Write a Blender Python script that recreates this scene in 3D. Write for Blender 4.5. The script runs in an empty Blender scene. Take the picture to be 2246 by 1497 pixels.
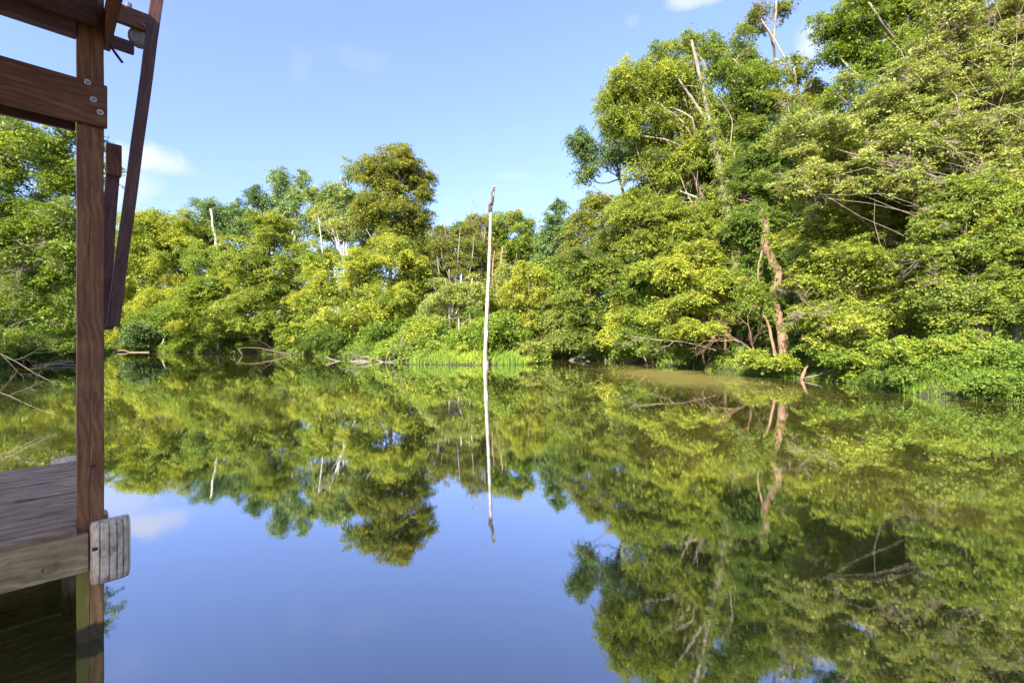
import bpy, bmesh, math, random
import numpy as np
from mathutils import Vector, Matrix

# ------------------------------------------------------------------ camera, sky, sun
F = 1040.0            # focal length in photo pixels (photo 2246 x 1497)
H = 2.08              # eye height above the water
S = bpy.context.scene
COL = S.collection
cam_d = bpy.data.cameras.new('camera')
cam_d.sensor_width = 36.0
cam_d.lens = 36.0 * F / 2246.0
cam_d.clip_end = 5000
cam_d.clip_start = 0.05
cam = bpy.data.objects.new('camera', cam_d); COL.objects.link(cam)
cam.location = (0, 0, H); cam.rotation_euler = (math.radians(90), 0, 0)
S.camera = cam
S.view_settings.view_transform = 'Standard'
S.view_settings.look = 'None'
S.view_settings.exposure = 1.8
S.view_settings.gamma = 1.0
S.cycles.max_bounces = 7
S.cycles.diffuse_bounces = 4
S.cycles.glossy_bounces = 3
S.cycles.transmission_bounces = 4
S.cycles.transparent_max_bounces = 6
S.cycles.use_denoising = True
S.cycles.sample_clamp_indirect = 6
S.cycles.caustics_reflective = False

SUN_ELEV = math.radians(33)
SUN_AZ = math.radians(-150)      # measured from the view direction (+Y), negative = left
to_sun = Vector((math.sin(SUN_AZ) * math.cos(SUN_ELEV), math.cos(SUN_AZ) * math.cos(SUN_ELEV), math.sin(SUN_ELEV)))
sl = bpy.data.lights.new('sun', 'SUN'); sl.energy = 4.6; sl.angle = math.radians(0.5); sl.color = (1.0, 0.92, 0.74)
sun = bpy.data.objects.new('sun', sl); COL.objects.link(sun)
sun.rotation_euler = to_sun.to_track_quat('Z', 'Y').to_euler()

W = bpy.data.worlds.new('World'); S.world = W; W.use_nodes = True
nt = W.node_tree; nt.nodes.clear()
def wn(t, **k):
    n = nt.nodes.new(t)
    for a, b in k.items(): setattr(n, a, b)
    return n
sky = wn('ShaderNodeTexSky', sky_type='NISHITA', sun_disc=False, sun_elevation=SUN_ELEV, sun_rotation=SUN_AZ)
sky.air_density = 1.0; sky.dust_density = 0.6; sky.ozone_density = 1.6
tc = wn('ShaderNodeTexCoord')
noise = wn('ShaderNodeTexNoise'); noise.inputs['Scale'].default_value = 13.0; noise.inputs['Detail'].default_value = 7; noise.inputs['Roughness'].default_value = 0.6
nt.links.new(tc.outputs['Generated'], noise.inputs['Vector'])
def wm(op, a, b=None, c=None):
    n = wn('ShaderNodeMath', operation=op)
    for i, v in enumerate((a, b, c)):
        if v is None: continue
        if isinstance(v, (int, float)): n.inputs[i].default_value = v
        else: nt.links.new(v, n.inputs[i])
    return n.outputs[0]
sep = wn('ShaderNodeSeparateXYZ'); nt.links.new(tc.outputs['Generated'], sep.inputs[0])
def cdir(px, py):
    v = Vector(((px - 1123) / F, 1, (748.5 - py) / F)).normalized()
    return v
cloud = None
# (px, py, half width, half height in photo px, strength)
for px, py, rw, rh, st in [(325, 350, 100, 40, .72), (262, 400, 100, 60, .5), (395, 370, 60, 20, .4), (1545, -8, 90, 24, .6), (1790, 85, 60, 46, .75), (1387, 45, 20, 13, .12),
                           (300, 50, 60, 60, .12), (670, 150, 40, 60, .07), (1130, 386, 60, 12, .18), (800, 130, 100, 30, .07), (1900, 110, 140, 80, .5)]:
    d = cdir(px, py)
    r = Vector((d.y, -d.x, 0)).normalized(); u = r.cross(d)
    def dot(v):
        n = wn('ShaderNodeVectorMath', operation='DOT_PRODUCT'); nt.links.new(tc.outputs['Generated'], n.inputs[0]); n.inputs[1].default_value = v
        return n.outputs['Value']
    k = F / math.sqrt(1 + ((px - 1123) / F) ** 2 + ((748.5 - py) / F) ** 2) ** -1
    a = wm('MULTIPLY', dot(r), k / rw); b = wm('MULTIPLY', dot(u), k / rh)
    q = wm('ADD', wm('MULTIPLY', a, a), wm('MULTIPLY', b, b))
    m = wm('SUBTRACT', 1.0, q)
    m = wm('ADD', m, wm('MULTIPLY', wm('SUBTRACT', noise.outputs['Fac'], 0.5), 3.2))
    sm = wn('ShaderNodeMapRange', interpolation_type='SMOOTHSTEP'); nt.links.new(m, sm.inputs[0])
    sm.inputs[1].default_value = 0.0; sm.inputs[2].default_value = 1.3; sm.inputs[3].default_value = 0; sm.inputs[4].default_value = st
    fr = wm('GREATER_THAN', dot(d), 0.3)
    o = wm('MULTIPLY', sm.outputs[0], fr)
    cloud = o if cloud is None else wm('MAXIMUM', cloud, o)
hz = wn('ShaderNodeMapRange'); nt.links.new(sep.outputs['Z'], hz.inputs[0])
hz.inputs[1].default_value = 0.0; hz.inputs[2].default_value = 0.6; hz.inputs[3].default_value = 0.0; hz.inputs[4].default_value = 1.0
tint = wn('ShaderNodeMixRGB', blend_type='MULTIPLY'); tint.inputs[0].default_value = 1
nt.links.new(sky.outputs[0], tint.inputs[1]); hr = wn('ShaderNodeValToRGB'); nt.links.new(hz.outputs[0], hr.inputs[0]); hr.color_ramp.elements[0].color = (.60, .585, .80, 1); hr.color_ramp.elements[1].color = (1.02, .95, 1.12, 1)
nt.links.new(hr.outputs[0], tint.inputs[2])
mix = wn('ShaderNodeMixRGB'); nt.links.new(cloud, mix.inputs[0]); nt.links.new(tint.outputs[0], mix.inputs[1]); mix.inputs[2].default_value = (2.9, 2.95, 3.1, 1)
bg = wn('ShaderNodeBackground'); bg.inputs['Strength'].default_value = 0.115
nt.links.new(mix.outputs[0], bg.inputs['Color'])
out = wn('ShaderNodeOutputWorld'); nt.links.new(bg.outputs[0], out.inputs['Surface'])

# ------------------------------------------------------------------ helpers
rng = np.random.default_rng(11)
def at(px, py, Y):
    return np.array(((px - 1123) / F * Y, Y, H - (py - 748.5) / F * Y))
def tag(o, label=None, cat=None, group=None, kind=None):
    if label: o['label'] = label
    if cat: o['category'] = cat
    if group: o['group'] = group
    if kind: o['kind'] = kind
    return o
def empty(name, loc, label=None, cat=None, group=None):
    o = bpy.data.objects.new(name, None); COL.objects.link(o); o.location = loc
    o.empty_display_size = .2
    return tag(o, label, cat, group)
def link(name, me, mat, parent=None, world_origin=True):
    o = bpy.data.objects.new(name, me); COL.objects.link(o)
    if mat: me.materials.append(mat)
    if parent is not None:
        o.parent = parent
        if world_origin:            # vertices are given in world space
            o.matrix_parent_inverse = Matrix.Translation(-Vector(parent.location))
    return o
def np_mesh(name, V, Fq, tint=None, smooth=False):
    """V (n,3); Fq (m,k) all faces the same number of corners"""
    me = bpy.data.meshes.new(name)
    m, k = Fq.shape
    me.vertices.add(len(V)); me.vertices.foreach_set('co', np.ascontiguousarray(V, dtype=np.float32).ravel())
    me.loops.add(m * k); me.loops.foreach_set('vertex_index', np.ascontiguousarray(Fq, dtype=np.int32).ravel())
    me.polygons.add(m); me.polygons.foreach_set('loop_start', np.arange(0, m * k, k, dtype=np.int32))
    me.update(calc_edges=True)
    if tint is not None:
        a = me.attributes.new('tint', 'FLOAT', 'FACE'); a.data.foreach_set('value', np.ascontiguousarray(tint, dtype=np.float32))
    if not smooth:
        me.shade_flat()
    return me
def nrm(a): return a / np.maximum(np.linalg.norm(a, axis=-1, keepdims=True), 1e-9)
def rdir(n): return nrm(rng.normal(size=(n, 3)))

class Tubes:
    def __init__(s): s.V = []; s.F = []; s.n = 0
    def batch(s, P, R, sides=4):
        """P (N,K,3), R (N,K)"""
        P = np.asarray(P, float); R = np.asarray(R, float)
        N, K, _ = P.shape
        T = np.gradient(P, axis=1); T = nrm(T)
        ref = np.where(np.abs(T[..., 2:3]) > .9, np.array([1., 0, 0]), np.array([0, 0, 1.]))
        A = nrm(np.cross(T, ref)); B = np.cross(T, A)
        for k in range(1, K):       # keep frames from flipping
            fl = (A[:, k] * A[:, k - 1]).sum(-1) < 0
            A[fl, k] *= -1; B[fl, k] *= -1
        th = np.linspace(0, 2 * np.pi, sides, endpoint=False)
        ring = P[:, :, None] + R[:, :, None, None] * (A[:, :, None] * np.cos(th)[:, None] + B[:, :, None] * np.sin(th)[:, None])
        s.V.append(ring.reshape(-1, 3))
        idx = np.arange(N * K * sides).reshape(N, K, sides) + s.n
        a = idx[:, :-1]; b = idx[:, 1:]
        f = np.stack([a, np.roll(a, -1, 2), np.roll(b, -1, 2), b], -1).reshape(-1, 4)
        s.F.append(f); s.n += N * K * sides
    def path(s, pts, r0, r1, sides=7, sub=4, wob=0.0, power=1.0):
        pts = np.asarray(pts, float)
        if len(pts) > 2 or wob > 0:
            t = np.linspace(0, len(pts) - 1, (len(pts) - 1) * sub + 1)
            q = []
            for x in t:
                i = min(int(x), len(pts) - 2); f = x - i
                p0 = pts[max(i - 1, 0)]; p1 = pts[i]; p2 = pts[i + 1]; p3 = pts[min(i + 2, len(pts) - 1)]
                q.append(.5 * ((2 * p1) + (-p0 + p2) * f + (2 * p0 - 5 * p1 + 4 * p2 - p3) * f * f + (-p0 + 3 * p1 - 3 * p2 + p3) * f ** 3))
            pts = np.array(q)
            if wob: pts[1:-1] += rng.normal(size=(len(pts) - 2, 3)) * wob
        u = np.linspace(0, 1, len(pts))
        R = r0 + (r1 - r0) * u ** power
        if sides > 5: R = R * (1 + rng.normal(size=len(R)) * .05)
        s.batch(pts[None], R[None], sides)
        return pts
    def branchy(s, p0, d, L, r, depth, spread=.6, n=(3, 5), up=0.0, sides=4):
        """recursive bare branch"""
        d = nrm(np.asarray(d, float)); K = 6
        P = [np.asarray(p0, float)]; dd = d.copy()
        for k in range(K - 1):
            dd = nrm(dd + rng.normal(size=3) * .16 + np.array([0, 0, up * .15]))
            P.append(P[-1] + dd * L / (K - 1))
        P = np.array(P)
        s.batch(P[None], np.linspace(r, r * .35, K)[None], sides)
        if depth > 0:
            for _ in range(rng.integers(*n)):
                k = rng.integers(1, K)
                nd = nrm(nrm(P[k] - P[k - 1]) + rdir(1)[0] * spread)
                s.branchy(P[k], nd, L * rng.uniform(.4, .68), r * .5, depth - 1, spread, n, up, 3)
    def mesh(s, name, smooth=True):
        return np_mesh(name, np.concatenate(s.V), np.concatenate(s.F), smooth=smooth)

class Leaves:
    def __init__(s): s.P = []; s.N = []; s.A = []; s.S = []; s.T = []; s.Wd = []
    def add(s, P, N, A, S_, T, wd=.55):
        n = len(P)
        s.P.append(P); s.N.append(N); s.A.append(A); s.S.append(np.broadcast_to(S_, n)); s.T.append(np.broadcast_to(T, n)); s.Wd.append(np.full(n, wd))
    def sprays(s, C, Rs, up, leaf, cover, tint, flat=.22, droop=.35, tilt=.55, tvar=.085, wd=.55, ax=None):
        """leaves ranged along a twig: C (n,3) middles, Rs (n,) half widths, up (n,3) normals, ax (n,3) twig directions"""
        if len(C) == 0: return
        if ax is None: ax = rdir(len(C))
        cnt = np.maximum(5, (cover * np.pi * Rs ** 2 / (.5 * wd * leaf * leaf)).astype(int))
        i = np.repeat(np.arange(len(C)), cnt); n = len(i)
        u = up[i]; ref = nrm(ax - up * (ax * up).sum(-1, keepdims=True))[i]; w = np.cross(u, ref)
        q = rng.uniform(-1, 1, n); R_ = Rs[i]
        lat = rng.normal(size=n) * .42 * (1.05 - .6 * (q * .5 + .5))
        P = C[i] + ref * (q * 1.55 * R_)[:, None] + w * (lat * R_)[:, None] + u * (rng.normal(size=n) * flat * .8 * R_)[:, None]
        P[:, 2] -= droop * R_ * (q * .5 + .5) ** 2 * 2.0 - droop * R_ * .4
        N = nrm(u + rng.normal(size=(n, 3)) * tilt)
        A = nrm(ref * .6 + w * (np.sign(lat) * .8)[:, None] + rng.normal(size=(n, 3)) * .5)
        A = nrm(A - N * (A * N).sum(-1, keepdims=True))
        s.add(P, N, A, leaf * rng.uniform(.6, 1.3, n), np.clip(tint[i] + rng.normal(size=n) * tvar, 0, 1), wd)
    def mesh(s, name):
        P = np.concatenate(s.P); N = np.concatenate(s.N); A = np.concatenate(s.A); Sz = np.concatenate(s.S)[:, None]; T = np.concatenate(s.T); wd = np.concatenate(s.Wd)[:, None]
        B = np.cross(N, A)
        bend = N * Sz * .12
        V = np.stack([P - A * Sz * .5, P + B * Sz * wd * .5 + bend - A * Sz * .05, P + A * Sz * .5, P - B * Sz * wd * .5 + bend - A * Sz * .05], 1).reshape(-1, 3)
        Fq = np.arange(len(P) * 4).reshape(-1, 4)
        return np_mesh(name, V, Fq, T)

# ------------------------------------------------------------------ materials
def new_mat(name):
    m = bpy.data.materials.new(name); m.use_nodes = True
    n = m.node_tree; n.nodes.clear()
    o = n.nodes.new('ShaderNodeOutputMaterial')
    return m, n, o
def nodes(n):
    def N(t, **k):
        x = n.nodes.new(t)
        for a, b in k.items():
            if a == 'inp':
                for kk, vv in b.items():
                    if hasattr(vv, 'is_linked') or isinstance(vv, bpy.types.NodeSocket): n.links.new(vv, x.inputs[kk])
                    else: x.inputs[kk].default_value = vv
            else: setattr(x, a, b)
        return x
    return N
def ramp(N, fac, stops):
    r = N('ShaderNodeValToRGB', inp={0: fac}); e = r.color_ramp.elements
    while len(e) < len(stops): e.new(.5)
    for i, (p, c) in enumerate(stops): e[i].position = p; e[i].color = (*c, 1)
    return r.outputs[0]
def leaf_mat(name, stops, trans=.38, tcol=(1.25, 1.15, .5)):
    m, n, o = new_mat(name); N = nodes(n)
    at_ = N('ShaderNodeAttribute', attribute_name='tint')
    c = ramp(N, at_.outputs['Fac'], stops)
    p = N('ShaderNodeBsdfPrincipled', inp={'Base Color': c, 'Roughness': .48, 'Specular IOR Level': .35})
    tm = N('ShaderNodeMixRGB', blend_type='MULTIPLY', inp={0: 1.0, 1: c, 2: (*tcol, 1)})
    t = N('ShaderNodeBsdfTranslucent', inp={'Color': tm.outputs[0]})
    x = N('ShaderNodeMixShader', inp={0: trans, 1: p.outputs[0], 2: t.outputs[0]})
    n.links.new(x.outputs[0], o.inputs[0]); return m
LM = {
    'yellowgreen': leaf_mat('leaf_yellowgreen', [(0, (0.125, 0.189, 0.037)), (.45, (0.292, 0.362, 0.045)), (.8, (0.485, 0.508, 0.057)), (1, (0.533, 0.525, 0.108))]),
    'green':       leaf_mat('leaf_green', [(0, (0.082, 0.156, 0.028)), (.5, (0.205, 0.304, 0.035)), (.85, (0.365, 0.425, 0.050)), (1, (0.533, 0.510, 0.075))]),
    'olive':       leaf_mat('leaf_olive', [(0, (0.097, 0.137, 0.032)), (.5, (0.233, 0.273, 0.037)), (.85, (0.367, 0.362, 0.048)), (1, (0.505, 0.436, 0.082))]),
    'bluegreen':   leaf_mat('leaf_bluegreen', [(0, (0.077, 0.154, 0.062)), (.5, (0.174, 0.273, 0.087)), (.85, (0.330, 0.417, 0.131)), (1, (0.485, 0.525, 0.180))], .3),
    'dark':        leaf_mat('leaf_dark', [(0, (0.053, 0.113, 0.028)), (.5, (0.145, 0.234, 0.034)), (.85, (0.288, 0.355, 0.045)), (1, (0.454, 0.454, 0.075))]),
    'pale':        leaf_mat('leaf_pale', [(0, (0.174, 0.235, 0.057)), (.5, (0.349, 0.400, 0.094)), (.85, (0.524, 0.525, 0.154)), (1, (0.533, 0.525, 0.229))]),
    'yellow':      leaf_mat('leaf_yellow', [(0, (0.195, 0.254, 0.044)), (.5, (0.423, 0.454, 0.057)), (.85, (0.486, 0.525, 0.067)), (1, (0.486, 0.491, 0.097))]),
    'grass':       leaf_mat('grass_blade', [(0, (0.116, 0.235, 0.037)), (.5, (0.292, 0.417, 0.051)), (.85, (0.505, 0.525, 0.082)), (1, (0.533, 0.525, 0.204))], .3),
}
def bark_mat(name, c0, c1, scale=3.0, moss=None):
    m, n, o = new_mat(name); N = nodes(n)
    g = N('ShaderNodeNewGeometry')
    mp = N('ShaderNodeMapping', inp={'Vector': g.outputs['Position'], 'Scale': (1, 1, .28)})
    no = N('ShaderNodeTexNoise', inp={'Vector': mp.outputs[0], 'Scale': scale * 2.2, 'Detail': 8, 'Roughness': .65})
    c = ramp(N, no.outputs['Fac'], [(.3, c0), (.68, c1)])
    if moss:
        n2 = N('ShaderNodeTexNoise', inp={'Vector': g.outputs['Position'], 'Scale': 1.3, 'Detail': 5})
        r2 = ramp(N, n2.outputs['Fac'], [(.48, (0, 0, 0)), (.6, (1, 1, 1))])
        c = N('ShaderNodeMixRGB', inp={0: r2, 1: c, 2: (*moss, 1)}).outputs[0]
    bp = N('ShaderNodeBump', inp={'Height': no.outputs['Fac'], 'Strength': .7, 'Distance': .03})
    p = N('ShaderNodeBsdfPrincipled', inp={'Base Color': c, 'Roughness': .85, 'Normal': bp.outputs[0], 'Specular IOR Level': .2})
    n.links.new(p.outputs[0], o.inputs[0]); return m
BM = {
    'brown': bark_mat('bark_brown', (.05, .035, .025), (.16, .12, .085)),
    'twig':  bark_mat('bark_twig', (.15, .115, .085), (.44, .36, .28)),
    'grey':  bark_mat('bark_grey', (.12, .10, .085), (.34, .29, .24)),
    'pale':  bark_mat('bark_pale', (.34, .31, .27), (.66, .62, .55), 1.2),
    'white': bark_mat('snag_wood', (.24, .215, .18), (.60, .565, .50), 2.0, moss=(.30, .26, .21)),
    'tan':   bark_mat('bark_tan', (.09, .055, .035), (.38, .25, .165), 3.5),
    'moss':  bark_mat('bark_moss', (.12, .09, .05), (.34, .26, .15), 2.5, moss=(.16, .19, .03)),
    'drift': bark_mat('driftwood', (.09, .068, .052), (.30, .25, .20), 4),
}

def wood_mat(name, dark, mid, light, grain=1.0, kind='stain'):
    """grain runs along the object's local X; local Z is vertical for the post (swap)"""
    m, n, o = new_mat(name); N = nodes(n)
    tc = N('ShaderNodeTexCoord')
    mp = N('ShaderNodeMapping', inp={'Vector': tc.outputs['Object'], 'Scale': (.9 * grain, 14 * grain, 14 * grain)})
    dn = N('ShaderNodeTexNoise', inp={'Vector': tc.outputs['Object'], 'Scale': 2.2, 'Detail': 3})
    ad = N('ShaderNodeVectorMath', operation='MULTIPLY_ADD', inp={0: dn.outputs['Color'], 1: (0, 1.8, 1.8), 2: mp.outputs[0]})
    n1 = N('ShaderNodeTexNoise', inp={'Vector': ad.outputs[0], 'Scale': 2.2, 'Detail': 9, 'Roughness': .68})
    n2 = N('ShaderNodeTexNoise', inp={'Vector': tc.outputs['Object'], 'Scale': 5.5, 'Detail': 6, 'Roughness': .6})
    wv = N('ShaderNodeTexWave', wave_type='BANDS', bands_direction='DIAGONAL', inp={'Vector': ad.outputs[0], 'Scale': 1.1, 'Distortion': 3.5, 'Detail': 4, 'Detail Scale': 1.2})
    f = N('ShaderNodeMath', operation='MULTIPLY_ADD', inp={0: wv.outputs['Fac'], 1: .12, 2: n1.outputs['Fac']})
    f2 = N('ShaderNodeMath', operation='MULTIPLY_ADD', inp={0: n2.outputs['Fac'], 1: .5, 2: f.outputs[0]})
    c = ramp(N, N('ShaderNodeMath', operation='SUBTRACT', inp={0: f2.outputs[0], 1: .31}).outputs[0], [(.22, dark), (.48, mid), (.78, light)])
    bp = N('ShaderNodeBump', inp={'Height': f.outputs[0], 'Strength': .45, 'Distance': .004})
    return m, n, N, tc, c, bp, o
def finish(n, N, o, c, bp, rough=.65, spec=.35):
    p = N('ShaderNodeBsdfPrincipled', inp={'Base Color': c, 'Roughness': rough, 'Normal': bp.outputs[0], 'Specular IOR Level': spec})
    n.links.new(p.outputs[0], o.inputs[0])
# stained timber
m, n, N, tc, c, bp, o = wood_mat('stained_timber', (.06, .021, .010), (.17, .062, .026), (.31, .13, .05)); finish(n, N, o, c, bp); STAIN = m
m, n, N, tc, c, bp, o = wood_mat('dark_timber', (.05, .021, .018), (.11, .048, .036), (.20, .095, .065)); finish(n, N, o, c, bp); DARKW = m
m, n, N, tc, c, bp, o = wood_mat('weathered_decking', (.12, .062, .032), (.30, .18, .10), (.54, .36, .22), .5); finish(n, N, o, c, bp, .8); DECKW = m
m, n, N, tc, c, bp, o = wood_mat('grey_rim_timber', (.16, .10, .045), (.40, .275, .13), (.66, .48, .25), .7)
sp = N('ShaderNodeTexNoise', inp={'Vector': tc.outputs['Object'], 'Scale': 26, 'Detail': 3})
spr = ramp(N, sp.outputs['Fac'], [(.66, (0, 0, 0)), (.72, (1, 1, 1))])
c2 = N('ShaderNodeMixRGB', inp={0: spr, 1: c, 2: (.07, .05, .04, 1)}).outputs[0]
finish(n, N, o, c2, bp, .85); RIMW = m
# post: object local X runs up the post, origin at water level
m, n, N, tc, c, bp, o = wood_mat('post_timber', (.075, .028, .012), (.21, .083, .031), (.37, .17, .065))
sx = N('ShaderNodeSeparateXYZ', inp={0: tc.outputs['Object']})
zz = sx.outputs['X']; yy = sx.outputs['Y']
def M(op, a, b=0.0, cc=None):
    d = {0: a, 1: b}
    if cc is not None: d[2] = cc
    return N('ShaderNodeMath', operation=op, inp=d).outputs[0]
def sstep(v, a, b):
    return N('ShaderNodeMapRange', interpolation_type='SMOOTHSTEP', inp={0: v, 1: a, 2: b}).outputs[0]
nz = N('ShaderNodeTexNoise', inp={'Vector': tc.outputs['Object'], 'Scale': 9, 'Detail': 5}).outputs['Fac']
low = sstep(M('MULTIPLY_ADD', nz, -.12, M('MULTIPLY', zz, -1.0)), -.80, -.55)      # below the deck
c = N('ShaderNodeMixRGB', inp={0: M('MULTIPLY', low, .85), 1: c, 2: N('ShaderNodeMixRGB', blend_type='MULTIPLY', inp={0: 1.0, 1: c, 2: (2.3, 2.7, 2.6, 1)}).outputs[0]}).outputs[0]
alg = M('MULTIPLY', low, sstep(M('MULTIPLY_ADD', nz, .10, M('MULTIPLY', yy, -1.0)), .035, .085))
c = N('ShaderNodeMixRGB', inp={0: M('MULTIPLY', alg, .75), 1: c, 2: (.26, .26, .03, 1)}).outputs[0]
wet = sstep(M('MULTIPLY_ADD', nz, .10, M('MULTIPLY', zz, -1.0)), -.075, -.045)
c = N('ShaderNodeMixRGB', inp={0: wet, 1: c, 2: (.075, .042, .02, 1)}).outputs[0]
mossm = M('MULTIPLY', wet, sstep(N('ShaderNodeTexNoise', inp={'Vector': tc.outputs['Object'], 'Scale': 60, 'Detail': 5}).outputs['Fac'], .54, .6))
c = N('ShaderNodeMixRGB', inp={0: M('MULTIPLY', mossm, .8), 1: c, 2: (.07, .12, .02, 1)}).outputs[0]
# drying crack wandering up the face
cn = N('ShaderNodeTexNoise', inp={'Vector': N('ShaderNodeMapping', inp={'Vector': tc.outputs['Object'], 'Scale': (1, 0, 0)}).outputs[0], 'Scale': 2.4, 'Detail': 4}).outputs['Fac']
dist = M('ABSOLUTE', M('SUBTRACT', M('MULTIPLY_ADD', cn, .045, -.028), yy))
gap = sstep(N('ShaderNodeTexNoise', inp={'Vector': N('ShaderNodeMapping', inp={'Vector': tc.outputs['Object'], 'Scale': (1, 0, 0), 'Location': (4.3, 0, 0)}).outputs[0], 'Scale': 1.6, 'Detail': 2}).outputs['Fac'], .36, .6)
wdt = M('MULTIPLY_ADD', gap, .0022, .0003)
crack = M('LESS_THAN', dist, wdt)
knot = M('LESS_THAN', N('ShaderNodeVectorMath', operation='LENGTH', inp={0: N('ShaderNodeVectorMath', operation='MULTIPLY', inp={0: N('ShaderNodeVectorMath', operation='SUBTRACT', inp={0: tc.outputs['Object'], 1: (1.21, .012, -.07)}).outputs[0], 1: (1.0, .8, 0)}).outputs[0]}).outputs['Value'], .012)
crack = M('MAXIMUM', crack, M('MULTIPLY', knot, .85))
c = N('ShaderNodeMixRGB', inp={0: M('MULTIPLY', crack, .93), 1: c, 2: (.012, .008, .006, 1)}).outputs[0]
finish(n, N, o, c, bp, .62); POSTW = m

def plain_mat(name, col, rough=.5, metal=0.0, nscale=30, var=.35, bump=.2):
    m, n, o = new_mat(name); N = nodes(n)
    tc = N('ShaderNodeTexCoord')
    no = N('ShaderNodeTexNoise', inp={'Vector': tc.outputs['Object'], 'Scale': nscale, 'Detail': 6, 'Roughness': .7})
    d = tuple(x * (1 - var) for x in col); l = tuple(min(1, x * (1 + var)) for x in col)
    c = ramp(N, no.outputs['Fac'], [(.35, d), (.65, l)])
    bp = N('ShaderNodeBump', inp={'Height': no.outputs['Fac'], 'Strength': bump, 'Distance': .003})
    p = N('ShaderNodeBsdfPrincipled', inp={'Base Color': c, 'Roughness': rough, 'Metallic': metal, 'Normal': bp.outputs[0]})
    n.links.new(p.outputs[0], o.inputs[0]); return m
ZINC = plain_mat('galvanised_steel', (.50, .49, .46), .45, .7, 60)
DARKSTEEL = plain_mat('dark_iron', (.05, .04, .04), .6, .5, 60)
GREYMETAL = plain_mat('dusty_grey_metal', (.30, .28, .31), .6, .3, 25)
LENS = plain_mat('dusty_lens_glass', (.55, .58, .55), .25, 0, 12, .25)
RUST = plain_mat('rusty_bolt_head', (.18, .14, .12), .6, .5, 80)
# dock bumper: once white vinyl, stained with dark mildew specks
m, n, o = new_mat('mildewed_vinyl'); N = nodes(n); tc = N('ShaderNodeTexCoord')
a_ = N('ShaderNodeTexNoise', inp={'Vector': N('ShaderNodeMapping', inp={'Vector': tc.outputs['Object'], 'Scale': (1, 1, .45)}).outputs[0], 'Scale': 42, 'Detail': 8, 'Roughness': .75})
b_ = N('ShaderNodeTexNoise', inp={'Vector': tc.outputs['Object'], 'Scale': 9, 'Detail': 4})
s_ = N('ShaderNodeMath', operation='MULTIPLY_ADD', inp={0: b_.outputs['Fac'], 1: .7, 2: a_.outputs['Fac']})
c = ramp(N, N('ShaderNodeMath', operation='SUBTRACT', inp={0: s_.outputs[0], 1: .35}).outputs[0], [(.3, (.90, .73, .52)), (.50, (.70, .54, .35)), (.66, (.30, .24, .17))])
bp = N('ShaderNodeBump', inp={'Height': a_.outputs['Fac'], 'Strength': .2, 'Distance': .002})
p = N('ShaderNodeBsdfPrincipled', inp={'Base Color': c, 'Roughness': .6, 'Normal': bp.outputs[0]}); n.links.new(p.outputs[0], o.inputs[0]); VINYL = m

# ------------------------------------------------------------------ pond outline, ground, water
SH = [(-9, -6), (-12, 4), (-19, 12), (-30, 22), (-40, 33), (-44, 42), (-50, 54), (-62, 72), (-84, 98), (-72, 96), (-60, 88), (-46, 80), (-34, 74), (-26, 66),
      (-18, 54), (-11, 47.5), (-8.9, 43.0), (-2.6, 41.8), (1.2, 42.5), (2.8, 46), (4.2, 58), (7, 59), (8.8, 51), (11.2, 45.5), (14.2, 39.5), (14.3, 29.5),
      (16.2, 26.8), (17.3, 25), (16.6, 21.6), (15.9, 18), (17.8, 16.4), (21, 14), (24, 6), (22, -12), (10, -30), (-8, -26)]
SHA = np.array(SH, float)
def sdf(x, y):
    """signed distance to the shore, positive on land"""
    x = np.asarray(x, float); y = np.asarray(y, float)
    d = np.full(x.shape, 1e9); ins = np.zeros(x.shape, bool)
    n = len(SHA)
    for i in range(n):
        ax, ay = SHA[i]; bx, by = SHA[(i + 1) % n]
        ex, ey = bx - ax, by - ay
        t = np.clip(((x - ax) * ex + (y - ay) * ey) / (ex * ex + ey * ey), 0, 1)
        d = np.minimum(d, np.hypot(x - ax - t * ex, y - ay - t * ey))
        c = ((ay > y) != (by > y)) & (x < (bx - ax) * (y - ay) / (by - ay + 1e-12) + ax)
        ins ^= c
    return np.where(ins, -d, d)
def ground_z(x, y):
    x = np.asarray(x, float); y = np.asarray(y, float)
    d = sdf(x, y) + .18 * np.sin(x * 1.3 + y * .7) * np.sin(y * 1.1 - x * .4) + .12 * np.sin(x * 3.1) * np.sin(y * 2.7)
    land = .10 + .38 * np.clip(d / .9, 0, 1) + .035 * np.clip(d - .9, 0, 60) + .12 * np.sin(x * .45) * np.sin(y * .38)* np.clip(d, 0, 1)
    right = np.clip((x - 10) / 10, 0, 1) * np.clip((45 - y) / 10, 0, 1)
    land = land + right * .35 * np.clip(d / 1.2, 0, 1)
    return np.where(d > 0, land, np.maximum(-1.6, d * .45) - .05)
gx = np.concatenate([np.linspace(-1500, -120, 12), np.linspace(-110, 70, 300), np.linspace(80, 1500, 12)])
gy = np.concatenate([np.linspace(-1500, -60, 12), np.linspace(-45, 120, 280), np.linspace(130, 1500, 12)])
GX, GY = np.meshgrid(gx, gy)
GZ = ground_z(GX, GY)
V = np.stack([GX, GY, GZ], -1).reshape(-1, 3)
ni, nj = GX.shape
ii = np.arange(ni * nj).reshape(ni, nj)
Fq = np.stack([ii[:-1, :-1], ii[:-1, 1:], ii[1:, 1:], ii[1:, :-1]], -1).reshape(-1, 4)
m, n, o = new_mat('forest_soil'); N = nodes(n); g = N('ShaderNodeNewGeometry')
n1 = N('ShaderNodeTexNoise', inp={'Vector': g.outputs['Position'], 'Scale': .5, 'Detail': 8, 'Roughness': .7})
n2 = N('ShaderNodeTexNoise', inp={'Vector': g.outputs['Position'], 'Scale': 7, 'Detail': 8, 'Roughness': .7})
c1 = ramp(N, n2.outputs['Fac'], [(.3, (.018, .013, .009)), (.7, (.060, .042, .026))])
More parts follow.
